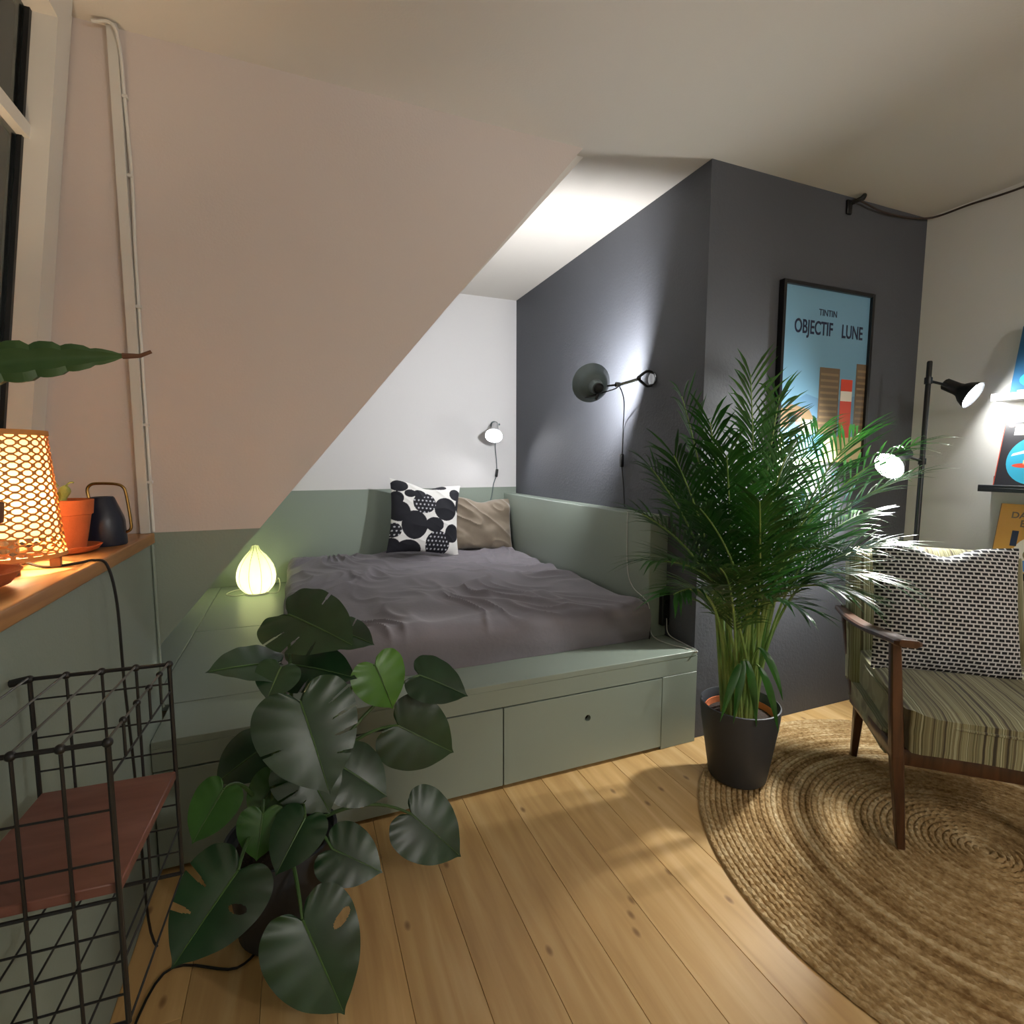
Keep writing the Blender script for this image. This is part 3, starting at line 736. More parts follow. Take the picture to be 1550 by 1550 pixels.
# ================================================================== WIRE RACK
RX0, RX1, RY0, RY1, RZ0, RZ1, RS = XW+.022, -.213, .745, 1.0, .515, .885, .690
RK = Vector((RX0, (RY0+RY1)/2, RZ0))
rk = thing('wire_rack', 'black wire rack with a red-brown shelf hung on the green wall below the sill', 'rack', RK, -.055)
def rp(mb, n, m='black_metal'): return mb.build(n, m, rk, True, RK)
nX, nY = 4, 5
xs_ = [RX0+(RX1-RX0)*i/nX for i in range(nX+1)]; ys_ = [RY0+(RY1-RY0)*i/nY for i in range(nY+1)]
for y in (RY0, RY1):
    rp(MB().tube([(RX0, y, RZ1), (RX1, y, RZ1)], .0032), 'rail'); rp(MB().tube([(RX0, y, RZ0), (RX1, y, RZ0)], .0032), 'rail')
    rp(MB().tube([(RX0, y, RS-.006), (RX1, y, RS-.006)], .0024), 'rail')
    for i, xx in enumerate(xs_):
        rp(MB().tube([(xx, y, RZ0), (xx, y, RZ1)], .0034 if i in (0, nX) else .0022), 'upright')
        rp(MB().sphere((xx, y, RZ1), .0060, 10), 'connector')
    for z in ((.852, .790, .735) if y == RY1 else (.800, .735)):
        rp(MB().tube([(RX0, y, z), (RX1, y, z)], .0015), 'wire')
    for z in (.640, .600, .555):
        rp(MB().tube([(RX0, y, z), (RX1, y, z)], .0015), 'wire')
MT['steel_wire'] = mat('grey_steel_wire', '6a6a66', .35, .8)  # lighter grey metal, used on the top rods only
for i, xx in enumerate(xs_):
    rp(MB().tube([(xx, RY0, RZ1+.003), (xx, RY1, RZ1+.003)], .0016), 'rod', 'steel_wire')
    rp(MB().tube([(xx, RY0, RZ0), (xx, RY1, RZ0)], .0016), 'rod')
for y in ys_[1:-1]:
    rp(MB().tube([(RX1, y, RZ1-.045), (RX1, y, RZ1+.001)], .002), 'hook')
    rp(MB().sphere((RX1, y, RZ1+.003), .0048, 10), 'connector')
for z in (RZ1-.045, .6):
    rp(MB().tube([(RX1, RY0, z), (RX1, RY1, z)], .0015), 'wire')
for y in (RY0+.03, RY1):
    rp(MB().tube([(RX0, y, RZ1), (RX0-(.013 if y < RY1 else .024), y, RZ1-.004)], .006), 'wall_hook')
rp(MB().cbox(RX0+.004, RX1+.001, RY0+.004, RY1-.004, RS-.002, RS+.012, .0015), 'shelf_board', 'shelfwood')

# ================================================================== MONSTERA
MP = Vector((-.07, 1.42, 0))
mo = thing('monstera', 'large monstera with split leaves standing in front of the bed', 'plant', MP)
MB().lathe([(.0004, .0005), (.105, .0005), (.112, .01), (.135, .23), (.138, .25), (.13, .25), (.125, .225)], 40).build('pot', 'pot_grey', mo)
MB().lathe([(.1255, .222), (.06, .235), (.0004, .238)], 32).build('soil', 'soil', mo)
OUT = smoothpath([(0, .03, 0), (.09, -.13, 0), (.26, -.19, 0), (.43, -.08, 0), (.5, .14, 0), (.47, .40, 0), (.36, .66, 0), (.19, .86, 0), (.05, .98, 0), (0, 1.05, 0)], 8)
def out_at(s_):
    i = s_*(len(OUT)-1); a = int(i); f_ = i-a
    return OUT[a] if a >= len(OUT)-1 else OUT[a].lerp(OUT[a+1], f_)
def leaf(base, tip, normal, width=1.0, slits=(), holes=(), fold=.18, droop=.12, n1=56, n2=16):
    base, tip = Vector(base), Vector(tip); Y = tip-base; L = Y.length; Y.normalize()
    N = Vector(normal); N = (N-Y*N.dot(Y)).normalized(); X = Y.cross(N)
    mb = MB()
    for sg in (1, -1):
        def fn(s_, t):
            B = out_at(s_); mr = max(0, (s_-.16)/.84)**1.15*1.03
            q = Vector((0, mr, 0)).lerp(B, t); x, y = q.x*width, q.y
            z = fold*x*.9-.55*fold*x*x*2.2 - droop*max(0, y)**2 - .05*x*x + .018*sin(s_*46)*t*t*(1-s_)
            return base+X*(sg*x*L)+Y*(y*L)+N*(z*L)
        def keep(s_, t):
            for c, t0, wd, sd in slits:
                if sd in (0, sg) and t > t0 and abs(s_-c) < wd*(.35+.65*min(1, (t-t0)/.25)): return False
            for c, ta, tb, wd, sd in holes:
                if sd == sg and ta < t < tb and abs(s_-c) < wd*sqrt(max(0, 1-((t-(ta+tb)/2)/((tb-ta)/2))**2)): return False
            return True
        mb.grid(fn, n1*4 if slits or holes else n1, n2*3 if slits or holes else n2, keep)
    return mb
SL1 = ((.40, .50, .008, -1), (.50, .45, .009, -1), (.60, .45, .009, -1), (.70, .55, .008, -1), (.55, .6, .007, 1))
SL2 = ((.42, .5, .008, 1), (.54, .45, .009, 1), (.66, .5, .008, 1), (.5, .6, .008, -1))
up_cam = Vector((.12, -.75, .65))
# base pixel+depth, tip pixel+depth, normal, width, material, slits, holes
LV = [
 ((436, 930, 1.50), (530, 968, 1.36), (-.1, -.62, .78), 1.02, 'leaf', SL2, ()),
 ((508, 954, 1.52), (564, 970, 1.46), (.2, -.6, .77), 1.1, 'leaf', ((.5, .5, .010, 0),), ()),
 ((420, 1004, 1.42), (322, 1006, 1.33), (-.25, -.50, .83), .92, 'leaf', (), ()),
 ((440, 1006, 1.50), (535, 1018, 1.42), (0, -.5, .86), 1.0, 'leaf', SL2, ()),
 ((425, 1010, 1.36), (405, 1055, 1.30), (0, -.85, .5), 1.3, 'leaf', (), ()),
 ((455, 1062, 1.30), (500, 1196, 1.20), (.12, -.85, .50), 1.12, 'leaf', SL1, ()),
 ((567, 1006, 1.46), (597, 1070, 1.43), (.3, -.9, .25), 1.25, 'leaf_young', (), ()),
 ((634, 1022, 1.52), (707, 1048, 1.46), (.15, -.7, .70), 1.0, 'leaf', (), ()),
 ((602, 1098, 1.50), (687, 1140, 1.48), (.2, -.95, .15), 1.08, 'leaf', (), ()),
 ((520, 1162, 1.40), (586, 1202, 1.36), (.1, -.7, .7), 1.2, 'leaf', (), ()),
 ((622, 1232, 1.44), (699, 1294, 1.38), (.1, -.8, .6), 1.0, 'leaf', (), ()),
 ((503, 1285, 1.30), (577, 1318, 1.25), (.1, -.75, .65), 1.05, 'leaf', (), ()),
 ((458, 1392, 1.17), (522, 1535, 1.08), (.05, -.75, .66), .98, 'leaf', (), ((.47, .45, .90, .030, -1),)),
 ((360, 1318, 1.20), (262, 1458, 1.10), (-.05, -.75, .66), 1.12, 'leaf', ((.48, .40, .016, 1), (.64, .42, .016, 1)), ((.5, .3, .7, .03, -1),)),
 ((398, 1232, 1.30), (388, 1302, 1.26), (0, -.95, .3), 1.15, 'leaf_mid', (), ()),
 ((462, 1238, 1.27), (418, 1320, 1.20), (-.2, -.8, .55), 1.1, 'leaf', (), ()),
 ((338, 1196, 1.35), (290, 1274, 1.30), (-.3, -.9, .3), 1.0, 'leaf_mid', (), ()),
 ((455, 1150, 1.38), (500, 1228, 1.32), (.1, -.8, .6), 1.2, 'leaf', SL2, ()),
 ((400, 1130, 1.50), (330, 1180, 1.42), (-.2, -.8, .6), 1.1, 'leaf', (), ()),
 ((420, 1180, 1.42), (380, 1240, 1.36), (-.1, -.85, .5), 1.1, 'leaf_mid', (), ()),
]
soil_top = MP+Vector((0, 0, .235))
for i, (b_, t_, nrm, wd, mm, sl_, ho_) in enumerate(LV):
    B3, T3 = at(*b_), at(*t_)
    leaf(B3, T3, nrm, wd, sl_, ho_).build('leaf', mm, mo, True, MP)
    L_ = (T3-B3).length; Y_ = (T3-B3).normalized(); N_ = Vector(nrm); N_ = (N_-Y_*N_.dot(Y_)).normalized()
    random.seed(i); root = soil_top+Vector((random.uniform(-.05, .05), random.uniform(-.04, .04), -.01))
    mid = root.lerp(B3, .55)+Vector((0, .03, .10+.12*max(0, B3.z-.3)))
    pet = bez(root, mid, B3, 14)
    MB().tube(pet, [.0065-.0002*k for k in range(15)], 7).build('petiole', 'stem', mo, True, MP)
    rib = [B3+Y_*(L_*t)+N_*(L_*(-.12*t*t)+.0012) for t in [k/8 for k in range(9)]]
    MB().tube(rib, [.0026-.00022*k for k in range(9)], 5).build('midrib', 'stem', mo, True, MP)

# ================================================================== RUG
RC = Vector((1.95, .865, 0)); RR = .855
def rug():
    pitch = .0185; turns = int(RR/pitch); mb = MB(); vs = []; fs = []; prof = [(-.5, .0045), (-.36, .0085), (-.15, .0105), (.15, .0105), (.36, .0085), (.5, .0045)]
    th = 1.2*pi; n = 0; K = len(prof)
    while True:
        r = pitch*th/(2*pi)
        if r > RR-pitch/2: break
        s_ = pitch*th*th/(4*pi)                                  # length along the coil
        ph = s_/.015*pi
        for a, z in prof:
            rr = r+a*pitch*1.02+.0014*sin(ph)*(1 if abs(a) < .45 else 0)
            zz = z*(1+.22*sin(ph*1+a*9))
            vs.append((rr*cos(th), rr*sin(th), max(.0004, zz)))
        if n:
            for j in range(K-1): fs.append(((n-1)*K+j, (n-1)*K+j+1, n*K+j+1, n*K+j))
        n += 1; th += min(.35, .0072/r)
    return mb.add(vs, fs).lathe([(.02, .001), (.012, .009), (.0004, .011)], 16)
ro = rug().build('rug', 'rug'); ro.location = RC; ro.rotation_euler = (0, 0, radians(150))
tag(ro, 'round braided jute rug under the armchair and palm pot', 'rug')

# ================================================================== ARECA PALM
PP = Vector((1.535, 1.455, .0135))
pa = thing('areca_palm', 'tall bushy areca palm in a charcoal pot on the rug edge', 'plant', PP)
MB().lathe([(.0004, 0), (.098, 0), (.104, .006), (.137, .22), (.143, .275), (.143, .292), (.139, .294), (.136, .29), (.132, .23)], 48).build('pot', 'pot_grey', pa)
MB().lathe([(.122, .225), (.125, .262), (.120, .263), (.116, .225)], 40, None, True).build('inner_pot', 'terracotta', pa)
MB().lathe([(.1165, .240), (.06, .25), (.0004, .252)], 32).build('soil', 'soil', pa)
def leaflet(p, d, nrm, L, wd, droop):
    """narrow folded blade: 4 segments, two faces across"""
    d = d.normalized(); sdir = d.cross(nrm).normalized(); nn = sdir.cross(d); vs = []; fs = []
    for k in range(5):
        t = k/4; w_ = wd*(.35+1.3*t if t < .5 else 2*(1-t)*1.0+.02) ; w_ = min(w_, wd)
        c = p+d*(L*t)+Vector((0, 0, -droop*L*t*t)); vs += [c-sdir*w_+nn*w_*.25, c, c+sdir*w_+nn*w_*.25]
    for k in range(4):
        fs += [(k*3, k*3+1, k*3+4, k*3+3), (k*3+1, k*3+2, k*3+5, k*3+4)]
    return vs, fs
# tip (pixel, depth), arch height, leaflet length, start of leaflets, light or dark, single leaflets?
FR = [
 ((1136, 566, 1.42), .10, .20, .50, 0, 1), ((1385, 672, 1.30), .30, .24, .45, 0, 1), ((1375, 722, 1.24), .22, .22, .45, 0, 1),
 ((1335, 880, 1.12), .34, .22, .45, 0, 1), ((1032, 600, 1.50), .05, .20, .50, 1, 1), ((985, 708, 1.48), .10, .20, .5, 1, 1),
 ((972, 778, 1.40), .16, .20, .5, 0, 1), ((990, 850, 1.30), .25, .2, .5, 0, 0), ((1300, 655, 1.40), .24, .24, .45, 0, 1),
 ((1345, 825, 1.22), .26, .22, .45, 0, 0), ((1180, 600, 1.50), .08, .2, .5, 0, 0), ((1240, 650, 1.55), .14, .22, .45, 0, 0),
 ((1075, 640, 1.40), .06, .2, .5, 0, 0), ((1020, 690, 1.36), .1, .2, .5, 0, 0), ((1100, 690, 1.28), .08, .2, .5, 0, 0),
 ((1190, 690, 1.28), .12, .2, .5, 0, 0), ((1260, 740, 1.22), .2, .22, .45, 1, 0), ((1150, 760, 1.18), .14, .2, .45, 0, 0),
 ((1060, 770, 1.25), .12, .2, .45, 0, 0), ((1010, 740, 1.55), .1, .2, .5, 0, 0), ((1290, 900, 1.15), .3, .2, .4, 0, 0),
 ((1240, 830, 1.15), .25, .2, .4, 0, 0), ((1210, 920, 1.2), .24, .16, .4, 0, 0), ((1020, 900, 1.28), .26, .18, .45, 0, 0),
 ((1090, 860, 1.2), .16, .18, .4, 0, 0), ((1140, 640, 1.6), .06, .2, .5, 1, 0), ((1300, 780, 1.40), .22, .22, .45, 1, 0), ((1220, 760, 1.6), .2, .2, .45, 0, 0)]
for i, (tp_, arch, LL, st, light, single_) in enumerate(FR):
    random.seed(40+i); T = at(*tp_)
    a = 2*pi*i/9.3; root = PP+Vector((.055*cos(a), .055*sin(a), .245))
    hor = Vector((T.x-root.x, T.y-root.y, 0))
    mid = root.lerp(T, .42)-hor*.30+Vector((0, 0, arch+.10)); mid.z = max(mid.z, root.z+.3)
    N_ = 40; path = bez(root, mid, T, N_)
    stem = MB().tube(path, [.0065*(1-.8*k/N_)+.0008 for k in range(N_+1)], 6).build('frond', 'cane_stem', pa, True, PP)
    rest = MB(); cnt = 21 if single_ else 29
    for k in range(cnt):
        u = st+(1-st)*(k+.5)/cnt; f_ = u*N_; j = min(int(f_), N_-1); p = path[j].lerp(path[j+1], f_-j)
        t = (path[j+1]-path[j]).normalized(); sd = t.cross(Vector((0, 0, 1)))
        if sd.length < .2: sd = Vector((1, -.3, 0))
        sd.normalize(); nn = sd.cross(t)
        q = (u-st)/(1-st); Lk = LL*(.6+.9*q if q < .35 else .915-.40*(q-.35)/.65)*random.uniform(.88, 1.12)*1.5
        for sg in (1, -1):
            d = t*(.75+.5*q)+sd*sg*(.85-.25*q)+nn*.28+Vector((random.uniform(-.08, .08), random.uniform(-.08, .08), random.uniform(-.08, .08)))
            vs, fs = leaflet(p, d, nn, Lk, .0057, random.uniform(.15, .5))
            if single_: MB().add(vs, fs).build('leaflet', 'palm', stem, True, PP)
            else: rest.add(vs, fs)
    if not single_: tag(rest.build('leaflets', 'palm', stem, True, PP), kind='stuff')
# bare canes and the broad young leaves low on the clump
for i in range(12):
    random.seed(90+i); a = 2*pi*i/12; r = random.uniform(.015, .075); p0 = PP+Vector((r*cos(a), r*sin(a), .245))
    MB().tube([p0, p0+Vector((.02*cos(a), .02*sin(a), .2)), p0+Vector((.05*cos(a), .05*sin(a), random.uniform(.4, .6)))], [.009, .007, .005], 7).build('cane', 'cane_stem', pa, True, PP)
for px, py, yy, px2, py2, yy2 in ((1150, 1010, 1.36, 1178, 1108, 1.30), (1130, 1000, 1.36, 1145, 1100, 1.32), (1120, 1005, 1.36, 1090, 1092, 1.34), (1125, 1000, 1.36, 1110, 1095, 1.33), (1150, 980, 1.34, 1185, 1060, 1.26)):
    A_, B_ = at(px, py, yy), at(px2, py2, yy2); vs = []; fs = []; pth = bez(A_, A_.lerp(B_, .45)+Vector((.0, -.01, .05)), B_, 8)
    for k, q in enumerate(pth):
        w_ = .013*sin(pi*(.15+.85*k/8))+.0008; s_ = Vector((.73, -.68, 0)).normalized(); vs += [q-s_*w_, q+Vector((-.003, -.003, 0)), q+s_*w_]
    for k in range(8): fs += [(k*3, k*3+1, k*3+4, k*3+3), (k*3+1, k*3+2, k*3+5, k*3+4)]
    MB().add(vs, fs).build('young_leaf', 'palm', pa, True, PP)
    MB().tube(bez(PP+Vector((.01, -.02, .245)), PP+Vector((0, -.03, .5)), A_, 8), .003, 6).build('young_stem', 'cane_stem', pa, True, PP)

# ================================================================== ARMCHAIR
AC = Vector((1.72, .965, .0125)); ARZ = math.atan2(-.68, .733)
ch = thing('armchair', 'mid-century teak armchair with olive striped cushions on the jute rug', 'armchair', AC, ARZ)
def taper_bar(p0, p1, a0, b0, a1, b1, side=(1, 0, 0)):
    """four-sided bar from p0 to p1; a: size along `side`, b: size across it; rounded edges by chamfer"""
    p0, p1 = Vector(p0), Vector(p1); t = (p1-p0).normalized(); s_ = Vector(side); s_ = (s_-t*s_.dot(t)).normalized(); u_ = t.cross(s_)
    vs = []; c = .22
    for p, a, b in ((p0, a0, b0), (p0.lerp(p1, .5), (a0+a1)/2, (b0+b1)/2), (p1, a1, b1)):
        for sx, sy in ((-1, -1+c), (-1+c, -1), (1-c, -1), (1, -1+c), (1, 1-c), (1-c, 1), (-1+c, 1), (-1, 1-c)):
            vs.append(p+s_*(sx*a/2)+u_*(sy*b/2))
    fs = [tuple(range(8))[::-1], tuple(range(16, 24))]
    for i in range(2):
        for j in range(8): fs.append((i*8+j, i*8+(j+1) % 8, i*8+8+(j+1) % 8, i*8+8+j))
    return MB().add(vs, fs)
CW = .62
for sx, m_ in ((-.055, 1), (CW-.055, -1)):
    f0, ft = (sx+m_*.05, 0, 0), (sx, 0.01, .652)
    MBl = taper_bar(f0, (sx+m_*.022, .003, .30), .022, .026, .034, .042); MBl.build('leg', 'teak', ch)
    taper_bar((sx+m_*.022, .003, .30), ft, .034, .042, .026, .036).build('arm_post', 'teak', ch)
    taper_bar((sx+m_*.045, .56, 0), (sx+m_*.04, .50, .27), .022, .026, .036, .046).build('leg', 'teak', ch)
    # armrest: flat, widening towards the front
    pth = smoothpath([(sx-m_*.012, .67, .585), (sx-m_*.012, .5, .592), (sx-m_*.004, .3, .612), (sx+m_*.006, .12, .642), (sx+m_*.012, .0, .662), (sx+m_*.016, -.06, .672)], 5)
    vs, fs = [], []
    for k, q in enumerate(pth):
        u = k/(len(pth)-1); wv = .020+.016*u; 
        if k == len(pth)-1: wv *= .7
        th_ = .011
        for dx, dz in ((-1, -.4), (-.7, -1), (.7, -1), (1, -.4), (1, .5), (.75, 1), (-.75, 1), (-1, .5)): vs.append(q+Vector((dx*wv, 0, dz*th_)))
    K = len(pth)
    for k in range(K-1):
        for j in range(8): fs.append((k*8+j, k*8+(j+1) % 8, k*8+8+(j+1) % 8, k*8+8+j))
    fs += [tuple(range(8))[::-1], tuple(range((K-1)*8, K*8))]
    MB().add(vs, fs).build('armrest', 'teak', ch)
    taper_bar((sx+m_*.024, .01, .300), (sx+m_*.03, .56, .245), .024, .05, .024, .05).build('side_rail', 'teak', ch)
    taper_bar((sx+m_*.028, .54, .26), (sx+m_*.0, .665, .60), .026, .04, .024, .03).build('back_post', 'teak', ch)
taper_bar((-.03, .012, .295), (CW-.08, .012, .295), .026, .052, .026, .052, (0, 1, 0)).build('front_rail', 'teak', ch)
taper_bar((-.03, .56, .25), (CW-.08, .56, .25), .026, .05, .026, .05, (0, 1, 0)).build('back_rail', 'teak', ch)
def soft_box(x0, x1, y0, y1, z0, z1, rc, M=None, n=14, crown=.012, seed=0):
    """upholstered cushion: plan with round corners, domed top"""
    bm = bmesh.new(); bmesh.ops.create_cube(bm, size=2); bmesh.ops.subdivide_edges(bm, edges=bm.edges[:], cuts=n, use_grid_fill=True)
    hx_, hy_, hz_ = (x1-x0)/2, (y1-y0)/2, (z1-z0)/2; vs = []
    for q in bm.verts:
        a, b, c = q.co
        p = Vector((a*hx_, b*hy_, c*hz_))
        inn = Vector((max(-hx_+rc[0], min(hx_-rc[0], p.x)), max(-hy_+rc[0], min(hy_-rc[0], p.y)), 0)); d = Vector((p.x, p.y, 0))-inn
        if d.length > rc[0]: d = d.normalized()*rc[0]*(min(1, max(abs(p.x)-hx_+rc[0], abs(p.y)-hy_+rc[0])/rc[0]))
        X, Y = inn.x+d.x, inn.y+d.y
        edge = min(hx_-abs(X), hy_-abs(Y)); e = max(0, min(1, edge/rc[1]))
        Z = c*hz_*(1-.14*(1-e)**2.2) + crown*c*(1-a*a)*(1-b*b) + .004*noise.noise(Vector((X*9, Y*9, seed+c)))
        v_ = Vector((X+(x0+x1)/2, Y+(y0+y1)/2, Z+(z0+z1)/2)); vs.append(M @ v_ if M else v_)
    bm.verts.index_update(); fs = [[q.index for q in f.verts] for f in bm.faces]; bm.free()
    return MB().add(vs, fs)
soft_box(-.022, CW-.088, -.045, .575, .325, .458, (.07, .03), None).build('seat_cushion', 'stripe', ch)
soft_box(-.040, CW-.072, .10, .60, .245, .330, (.03, .02), None, crown=0).build('seat_base', 'stripe', ch)
BM_ = Matrix.Translation((0, .60, .42)) @ Matrix.Rotation(radians(-14), 4, 'X')
soft_box(-.052, CW-.098, -.075, .055, -.14, .44, (.05, .05), BM_, crown=.01).build('back_cushion', 'stripe', ch)
pipe = []
for k in range(49):
    a = 2*pi*k/48; c, s_ = cos(a), sin(a); e = 5
    pipe.append((.255+.279*math.copysign(abs(c)**(2/e), c), .265+.312*math.copysign(abs(s_)**(2/e), s_), .428))
MB().tube(pipe, .004, 6, False).build('piping', 'stripe', ch)

# woven cushion leaning on the back
cm = Matrix.Rotation(ARZ, 4, 'Z')
cushion_obj('cushion', cushion(.455, .47, .15, .035, .05, 48, .003, 9), 'woven', 'black and white woven cushion on the olive striped armchair',
            AC+(cm @ Vector((.195, .345, .450))), (radians(-13), radians(1), ARZ+radians(4)), uv=(.455, .47))

# ================================================================== POSTER
PX0, PX1, PZ1 = 1.962, 2.545, 2.00; PZ0 = PZ1-.80; PY = YB-.001
po = thing('framed_poster', 'blue poster in a black frame on the grey wall behind the palm', 'poster', ((PX0+PX1)/2, PY, PZ0))
pof = ((PX0+PX1)/2, PY, PZ0)
MT['frame_black'] = mat('black_frame', '08080c', .35)
MT['paper_sky'] = mat('poster_sky_ink', '709bb4', .35)
for n_, h_ in (('ink_navy', '1b2340'), ('ink_brown', '6d5a45'), ('ink_brown2', '8a7455'), ('ink_red', 'd5472c'), ('ink_white', 'e6ddd0'), ('ink_sand', 'd8bf92'), ('ink_blue', '5d8fd0'), ('ink_hill', '5f86a3'), ('ink_pink', 'c9897a'), ('ink_cyan', '35a7c9'), ('ink_yellow', 'd9a23c'), ('ink_dark', '17161c')):
    MT[n_] = mat(n_, h_, .4)
fw = .016
for nm, a in (('frame_side', (PX0, PX0+fw, PZ0, PZ1)), ('frame_side', (PX1-fw, PX1, PZ0, PZ1)), ('frame_rail', (PX0+fw, PX1-fw, PZ0, PZ0+fw)), ('frame_rail', (PX0+fw, PX1-fw, PZ1-fw, PZ1))):
    MB().cbox(a[0], a[1], PY-.028, PY, a[2], a[3], .001).build(nm, 'frame_black', po, False, pof)
sheet = MB().box(PX0+fw, PX1-fw, PY-.014, PY-.002, PZ0+fw, PZ1-fw).build('poster_sheet', 'paper_sky', po, False, pof)
def ink(poly, m_, lay=1, parent=sheet, name='print_shape'):
    """flat printed shape; poly in fractions of the sheet"""
    W_, H_ = PX1-PX0-2*fw, PZ1-PZ0-2*fw
    y = PY-.014-.0003*lay
    return MB().prism([(PX0+fw+u*W_, PZ0+fw+v*H_) for u, v in poly], y, y+.0003).build(name, m_, parent, False, pof)
def rect(a, b, c, d): return [(a, c), (b, c), (b, d), (a, d)]
# generic stand-in picture: hills, plain towers, a red block and a sandy ground
ink([(0, .30), (.30, .40), (.55, .36), (1, .42), (1, .2), (0, .2)], 'ink_hill', 1)
ink([(0, .20), (.0, .30), (.14, .335), (.34, .31), (.46, .20)], 'ink_brown2', 2)
for x0, x1, top in ((.44, .68, .56), (.88, 1.0, .60)):
    ink(rect(x0, x1, .16, top), 'ink_brown', 3)
    z = .19
    while z < top-.02: ink(rect(x0+.015, x1-(.015 if x1 < .99 else 0), z, z+.014), 'ink_brown2', 4); z += .036
ink(rect(.70, .84, .15, .50), 'ink_red', 5); ink(rect(.70, .84, .37, .43), 'ink_white', 6)
ink(rect(0, 1, .0, .155), 'ink_sand', 3); ink(rect(.06, .52, .02, .165), 'ink_blue', 4)
ink(rect(.12, .24, .165, .27), 'ink_hill', 5); ink(rect(.27, .40, .165, .25), 'ink_white', 5); ink(rect(.19, .26, .22, .29), 'ink_pink', 6)
TXM = lambda u, v: Matrix.Translation((PX0+fw+u*(PX1-PX0-2*fw)-pof[0], PY-.0148-pof[1], PZ0+fw+v*(PZ1-PZ0-2*fw)-pof[2])) @ Matrix.Rotation(pi/2, 4, 'X')
text_mesh('title_lettering', 'OBJECTIF', .083, TXM(.345, .745), 'ink_navy', sheet, .70, .0016)
text_mesh('title_lettering', 'LUNE', .083, TXM(.80, .745), 'ink_navy', sheet, .70, .0016)
text_mesh('small_lettering', 'TINTIN', .040, TXM(.5, .855), 'ink_navy', sheet, .9, .0004)

# ================================================================== RIGHT WALL: ledges and books
LX = XR-.105
MT['ledge_white'] = mat('white_ledge', 'd6d6d6', .4)
def ledge(z, y0, y1, m_, label):
    lo_ = (XR, (y0+y1)/2, z); t = thing('picture_ledge', label, 'shelf', lo_, 0, 'picture ledges on the right wall')
    MB().cbox(LX, XR-.001, y0, y1, z-.018, z, .001).build('ledge_board', m_, t, False, lo_)
    MB().cbox(LX, LX+.010, y0, y1, z+.0002, z+.012, .001).build('front_lip', m_, t, False, lo_)
    MB().cbox(XR-.014, XR-.001, y0, y1-.012, z+.0002, z+.05, .001).build('back_plate', m_, t, False, lo_)
ledge(1.105, .55, 1.395, 'black_metal', 'black picture ledge holding the book with the blue disc')
ledge(.735, .55, 1.375, 'black_metal', 'lowest black picture ledge holding the yellow book')
ledge(1.500, .55, 1.375, 'ledge_white', 'white picture ledge above the floor lamp head')
def book(z, y0, w_, h_, cover, spine, label, decor):
    """book leaning on the wall, cover towards the room"""
    lean = .20; B = Vector((LX+.014, y0, z+.0012)); bk = thing('book', label, 'book', B, 0, 'books on the picture ledges')
    M = Matrix.Rotation(lean, 4, 'Y')
    MB().box(0, .0025, -w_, 0, 0.001, h_, M).build('front_cover', cover, bk, False)
    MB().box(.0028, .0095, -w_+.002, -.003, .002, h_-.003, M).build('pages', 'ink_white', bk, False)
    MB().box(.0098, .012, -w_, 0, .001, h_, M).build('back_cover', cover, bk, False)
    MB().box(-.0002, .0122, 0.0001, .003, .001, h_, M).build('spine', spine, bk, False)
    def shp(poly, m_, lay):
        x_ = -.0003*lay; return MB().prism([(-u*w_, v*h_) for u, v in poly], x_, x_+.0003, 'x')
    for poly, m_, lay in decor:
        s_ = shp(poly, m_, lay); s_.v = [tuple(M @ Vector(q)) for q in s_.v]; s_.build('cover_print', m_, bk, False)
    return bk, M
def disc(cu, cv, ru, rv, n=36): return [(cu+ru*cos(2*pi*k/n), cv+rv*sin(2*pi*k/n)) for k in range(n)]
MT['cover_blue'] = mat('blue_cover', '2f5d82', .35); MT['cover_dark'] = mat('dark_cover', '2a272c', .35); MT['cover_yellow'] = mat('yellow_cover', 'd39a3e', .4)
book(1.105, 1.345, .225, .29, 'cover_dark', 'ink_red', 'dark book with a red spine and a blue disc on its cover',
     [(disc(.55, .42, .43, .36), 'ink_cyan', 1), (rect(.16, .95, .80, .96), 'ink_white', 1), ([(.18, .48), (.5, .55), (.92, .52), (.92, .56), (.5, .60), (.2, .52)], 'ink_white', 2), (disc(.42, .34, .20, .035), 'ink_red', 2), (rect(.38, .50, .36, .42), 'ink_sand', 2), (disc(.1, .95, .05, .03), 'ink_pink', 2)])
bk, bM = book(.735, 1.335, .23, .305, 'cover_yellow', 'ink_brown', 'yellow book with dark lettering on the lowest ledge',
     [(disc(.66, .30, .36, .27), 'ink_white', 1), (disc(.66, .14, .28, .09), 'ink_blue', 2), (disc(.62, .30, .16, .10), 'ink_brown2', 3), (rect(.24, .34, .40, .62), 'ink_navy', 2)])
def cover_text(bk, body, u, v, size, w_=.23, h_=.305):
    R_ = Matrix(((0, 0, -1, 0), (-1, 0, 0, 0), (0, 1, 0, 0), (0, 0, 0, 1)))
    text_mesh('cover_lettering', body, size, bM @ Matrix.Translation((-.0008, -u*w_, v*h_)) @ R_, 'ink_brown', bk, 1, .0008)
MT['ink_brown'] = MT['ink_brown']
cover_text(bk, 'DAN', .36, .80, .038); cover_text(bk, 'EF', .42, .68, .042)
book(1.500, 1.315, .22, .30, 'cover_blue', 'cover_blue', 'plain blue book standing on the white ledge',
     [(disc(.6, .22, .5, .16), 'ink_cyan', 1), (rect(.2, .8, .80, .86), 'ink_navy', 1), (rect(.1, .9, .02, .07), 'ink_white', 2)])

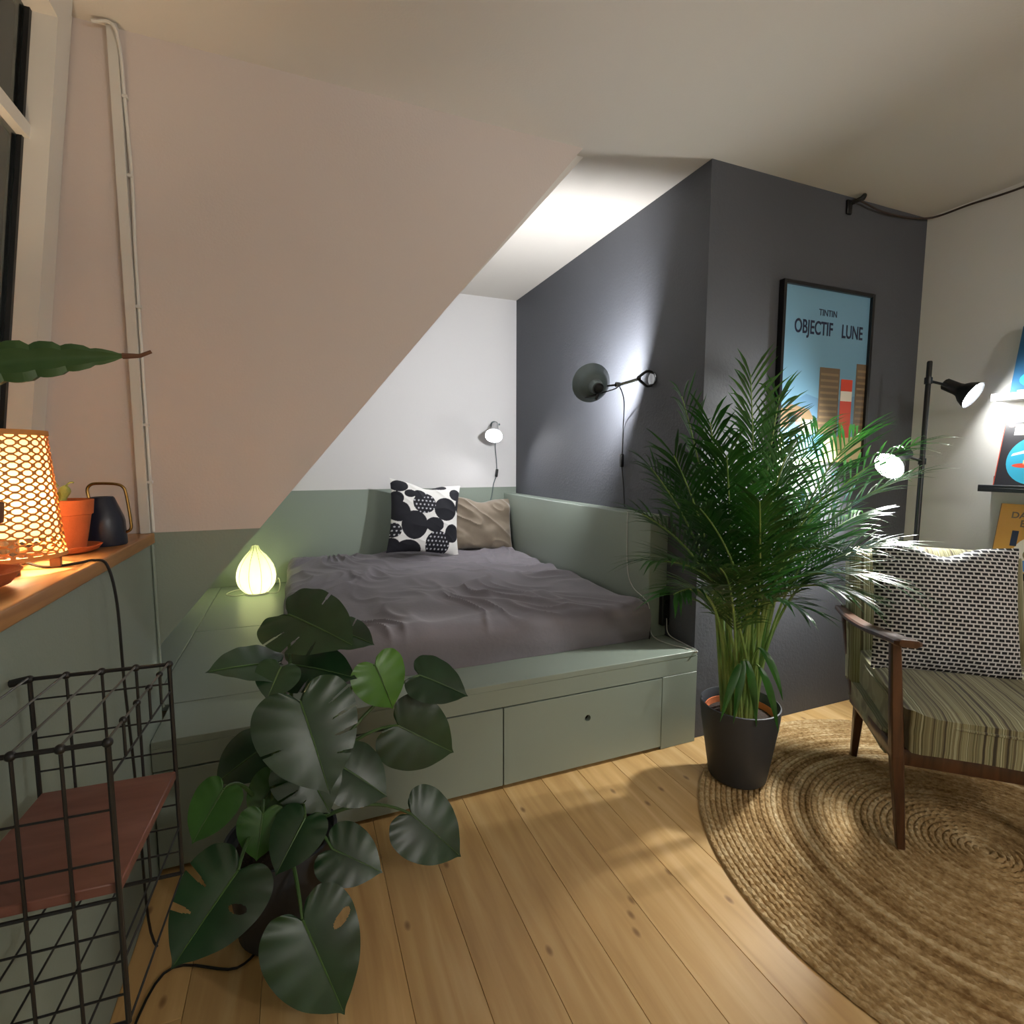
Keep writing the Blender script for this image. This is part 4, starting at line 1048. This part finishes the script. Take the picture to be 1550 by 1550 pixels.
# clip on the wall and the cable that swags along the ceiling
CP = Vector((2.36, YB, 2.385))
clp = thing('cable_hook', 'small black hook high on the grey wall holding the ceiling cable', 'hook', CP)
MB().cbox(-.016, .016, -.012, -.0005, -.050, .012, .003).build('hook_plate', 'black', clp)
MB().tube(smoothpath([(.012, -.01, .0), (.02, -.045, .004), (.035, -.05, .018), (.045, -.035, .012)], 5), .010).build('hook_arm', 'black', clp)
cbl = [CP+Vector((.04, -.03, .005)), Vector((2.60, YB-.02, 2.375)), Vector((2.88, YB-.03, 2.395)), Vector((2.90, 1.55, 2.392)), Vector((2.89, 1.36, 2.377)), Vector((2.85, 1.1, 2.375)), Vector((2.7, .5, 2.39)), Vector((2.3, -.7, 2.38)), Vector((1.80, -1.46, 2.405))]
MT['cable_brown'] = mat('brown_fabric_cable', '3a2e2a', .8)
single(MB().tube(smoothpath(cbl, 8), .0045, 6), 'cable', 'cable_brown', 'brown fabric cable swagged along the top of the right wall', 'cable', (2.9, 1.6, 2.38))

# black socket box on the end of the low wall and the white charging cable
SO = Vector((1.548, 1.945, .54))
so = thing('power_socket', 'black power socket box on the end of the low green wall', 'socket', SO)
MB().cbox(-.021, .020, -.028, -.0005, -.075, .08, .004).build('socket_box', 'black', so)
for z in (-.035, .035): MB().lathe([(.013, -.0002), (.013, .002), (.010, .002), (.010, -.0002)], 20, Matrix.Translation((0, -.0285, z)) @ Matrix.Rotation(pi/2, 4, 'X'), True).build('socket_ring', 'black_metal', so)
wcab = [(1.466, 2.12, .975), (1.4655, 2.12, .90), (1.4655, 2.11, .70), (1.4655, 2.06, .62), (1.466, 1.942, .57), (1.475, 1.935, .45), (1.485, 1.90, .416), (1.50, 1.82, .4145), (1.53, 1.76, .4145), (1.555, 1.722, .405), (1.575, 1.70, .42), (1.59, 1.70, .47), (1.58, 1.85, .50)]
wcab = wcab[:10]+[(1.558, 1.728, .4145), (1.562, 1.80, .4145), (1.552, 1.90, .43), (1.55, 1.915, .50)]
single(MB().tube(smoothpath(wcab, 6), .0022, 6), 'charging_cable', 'cord_white', 'thin white cable running down the low wall to the socket', 'cable', (1.5, 1.9, ZP))
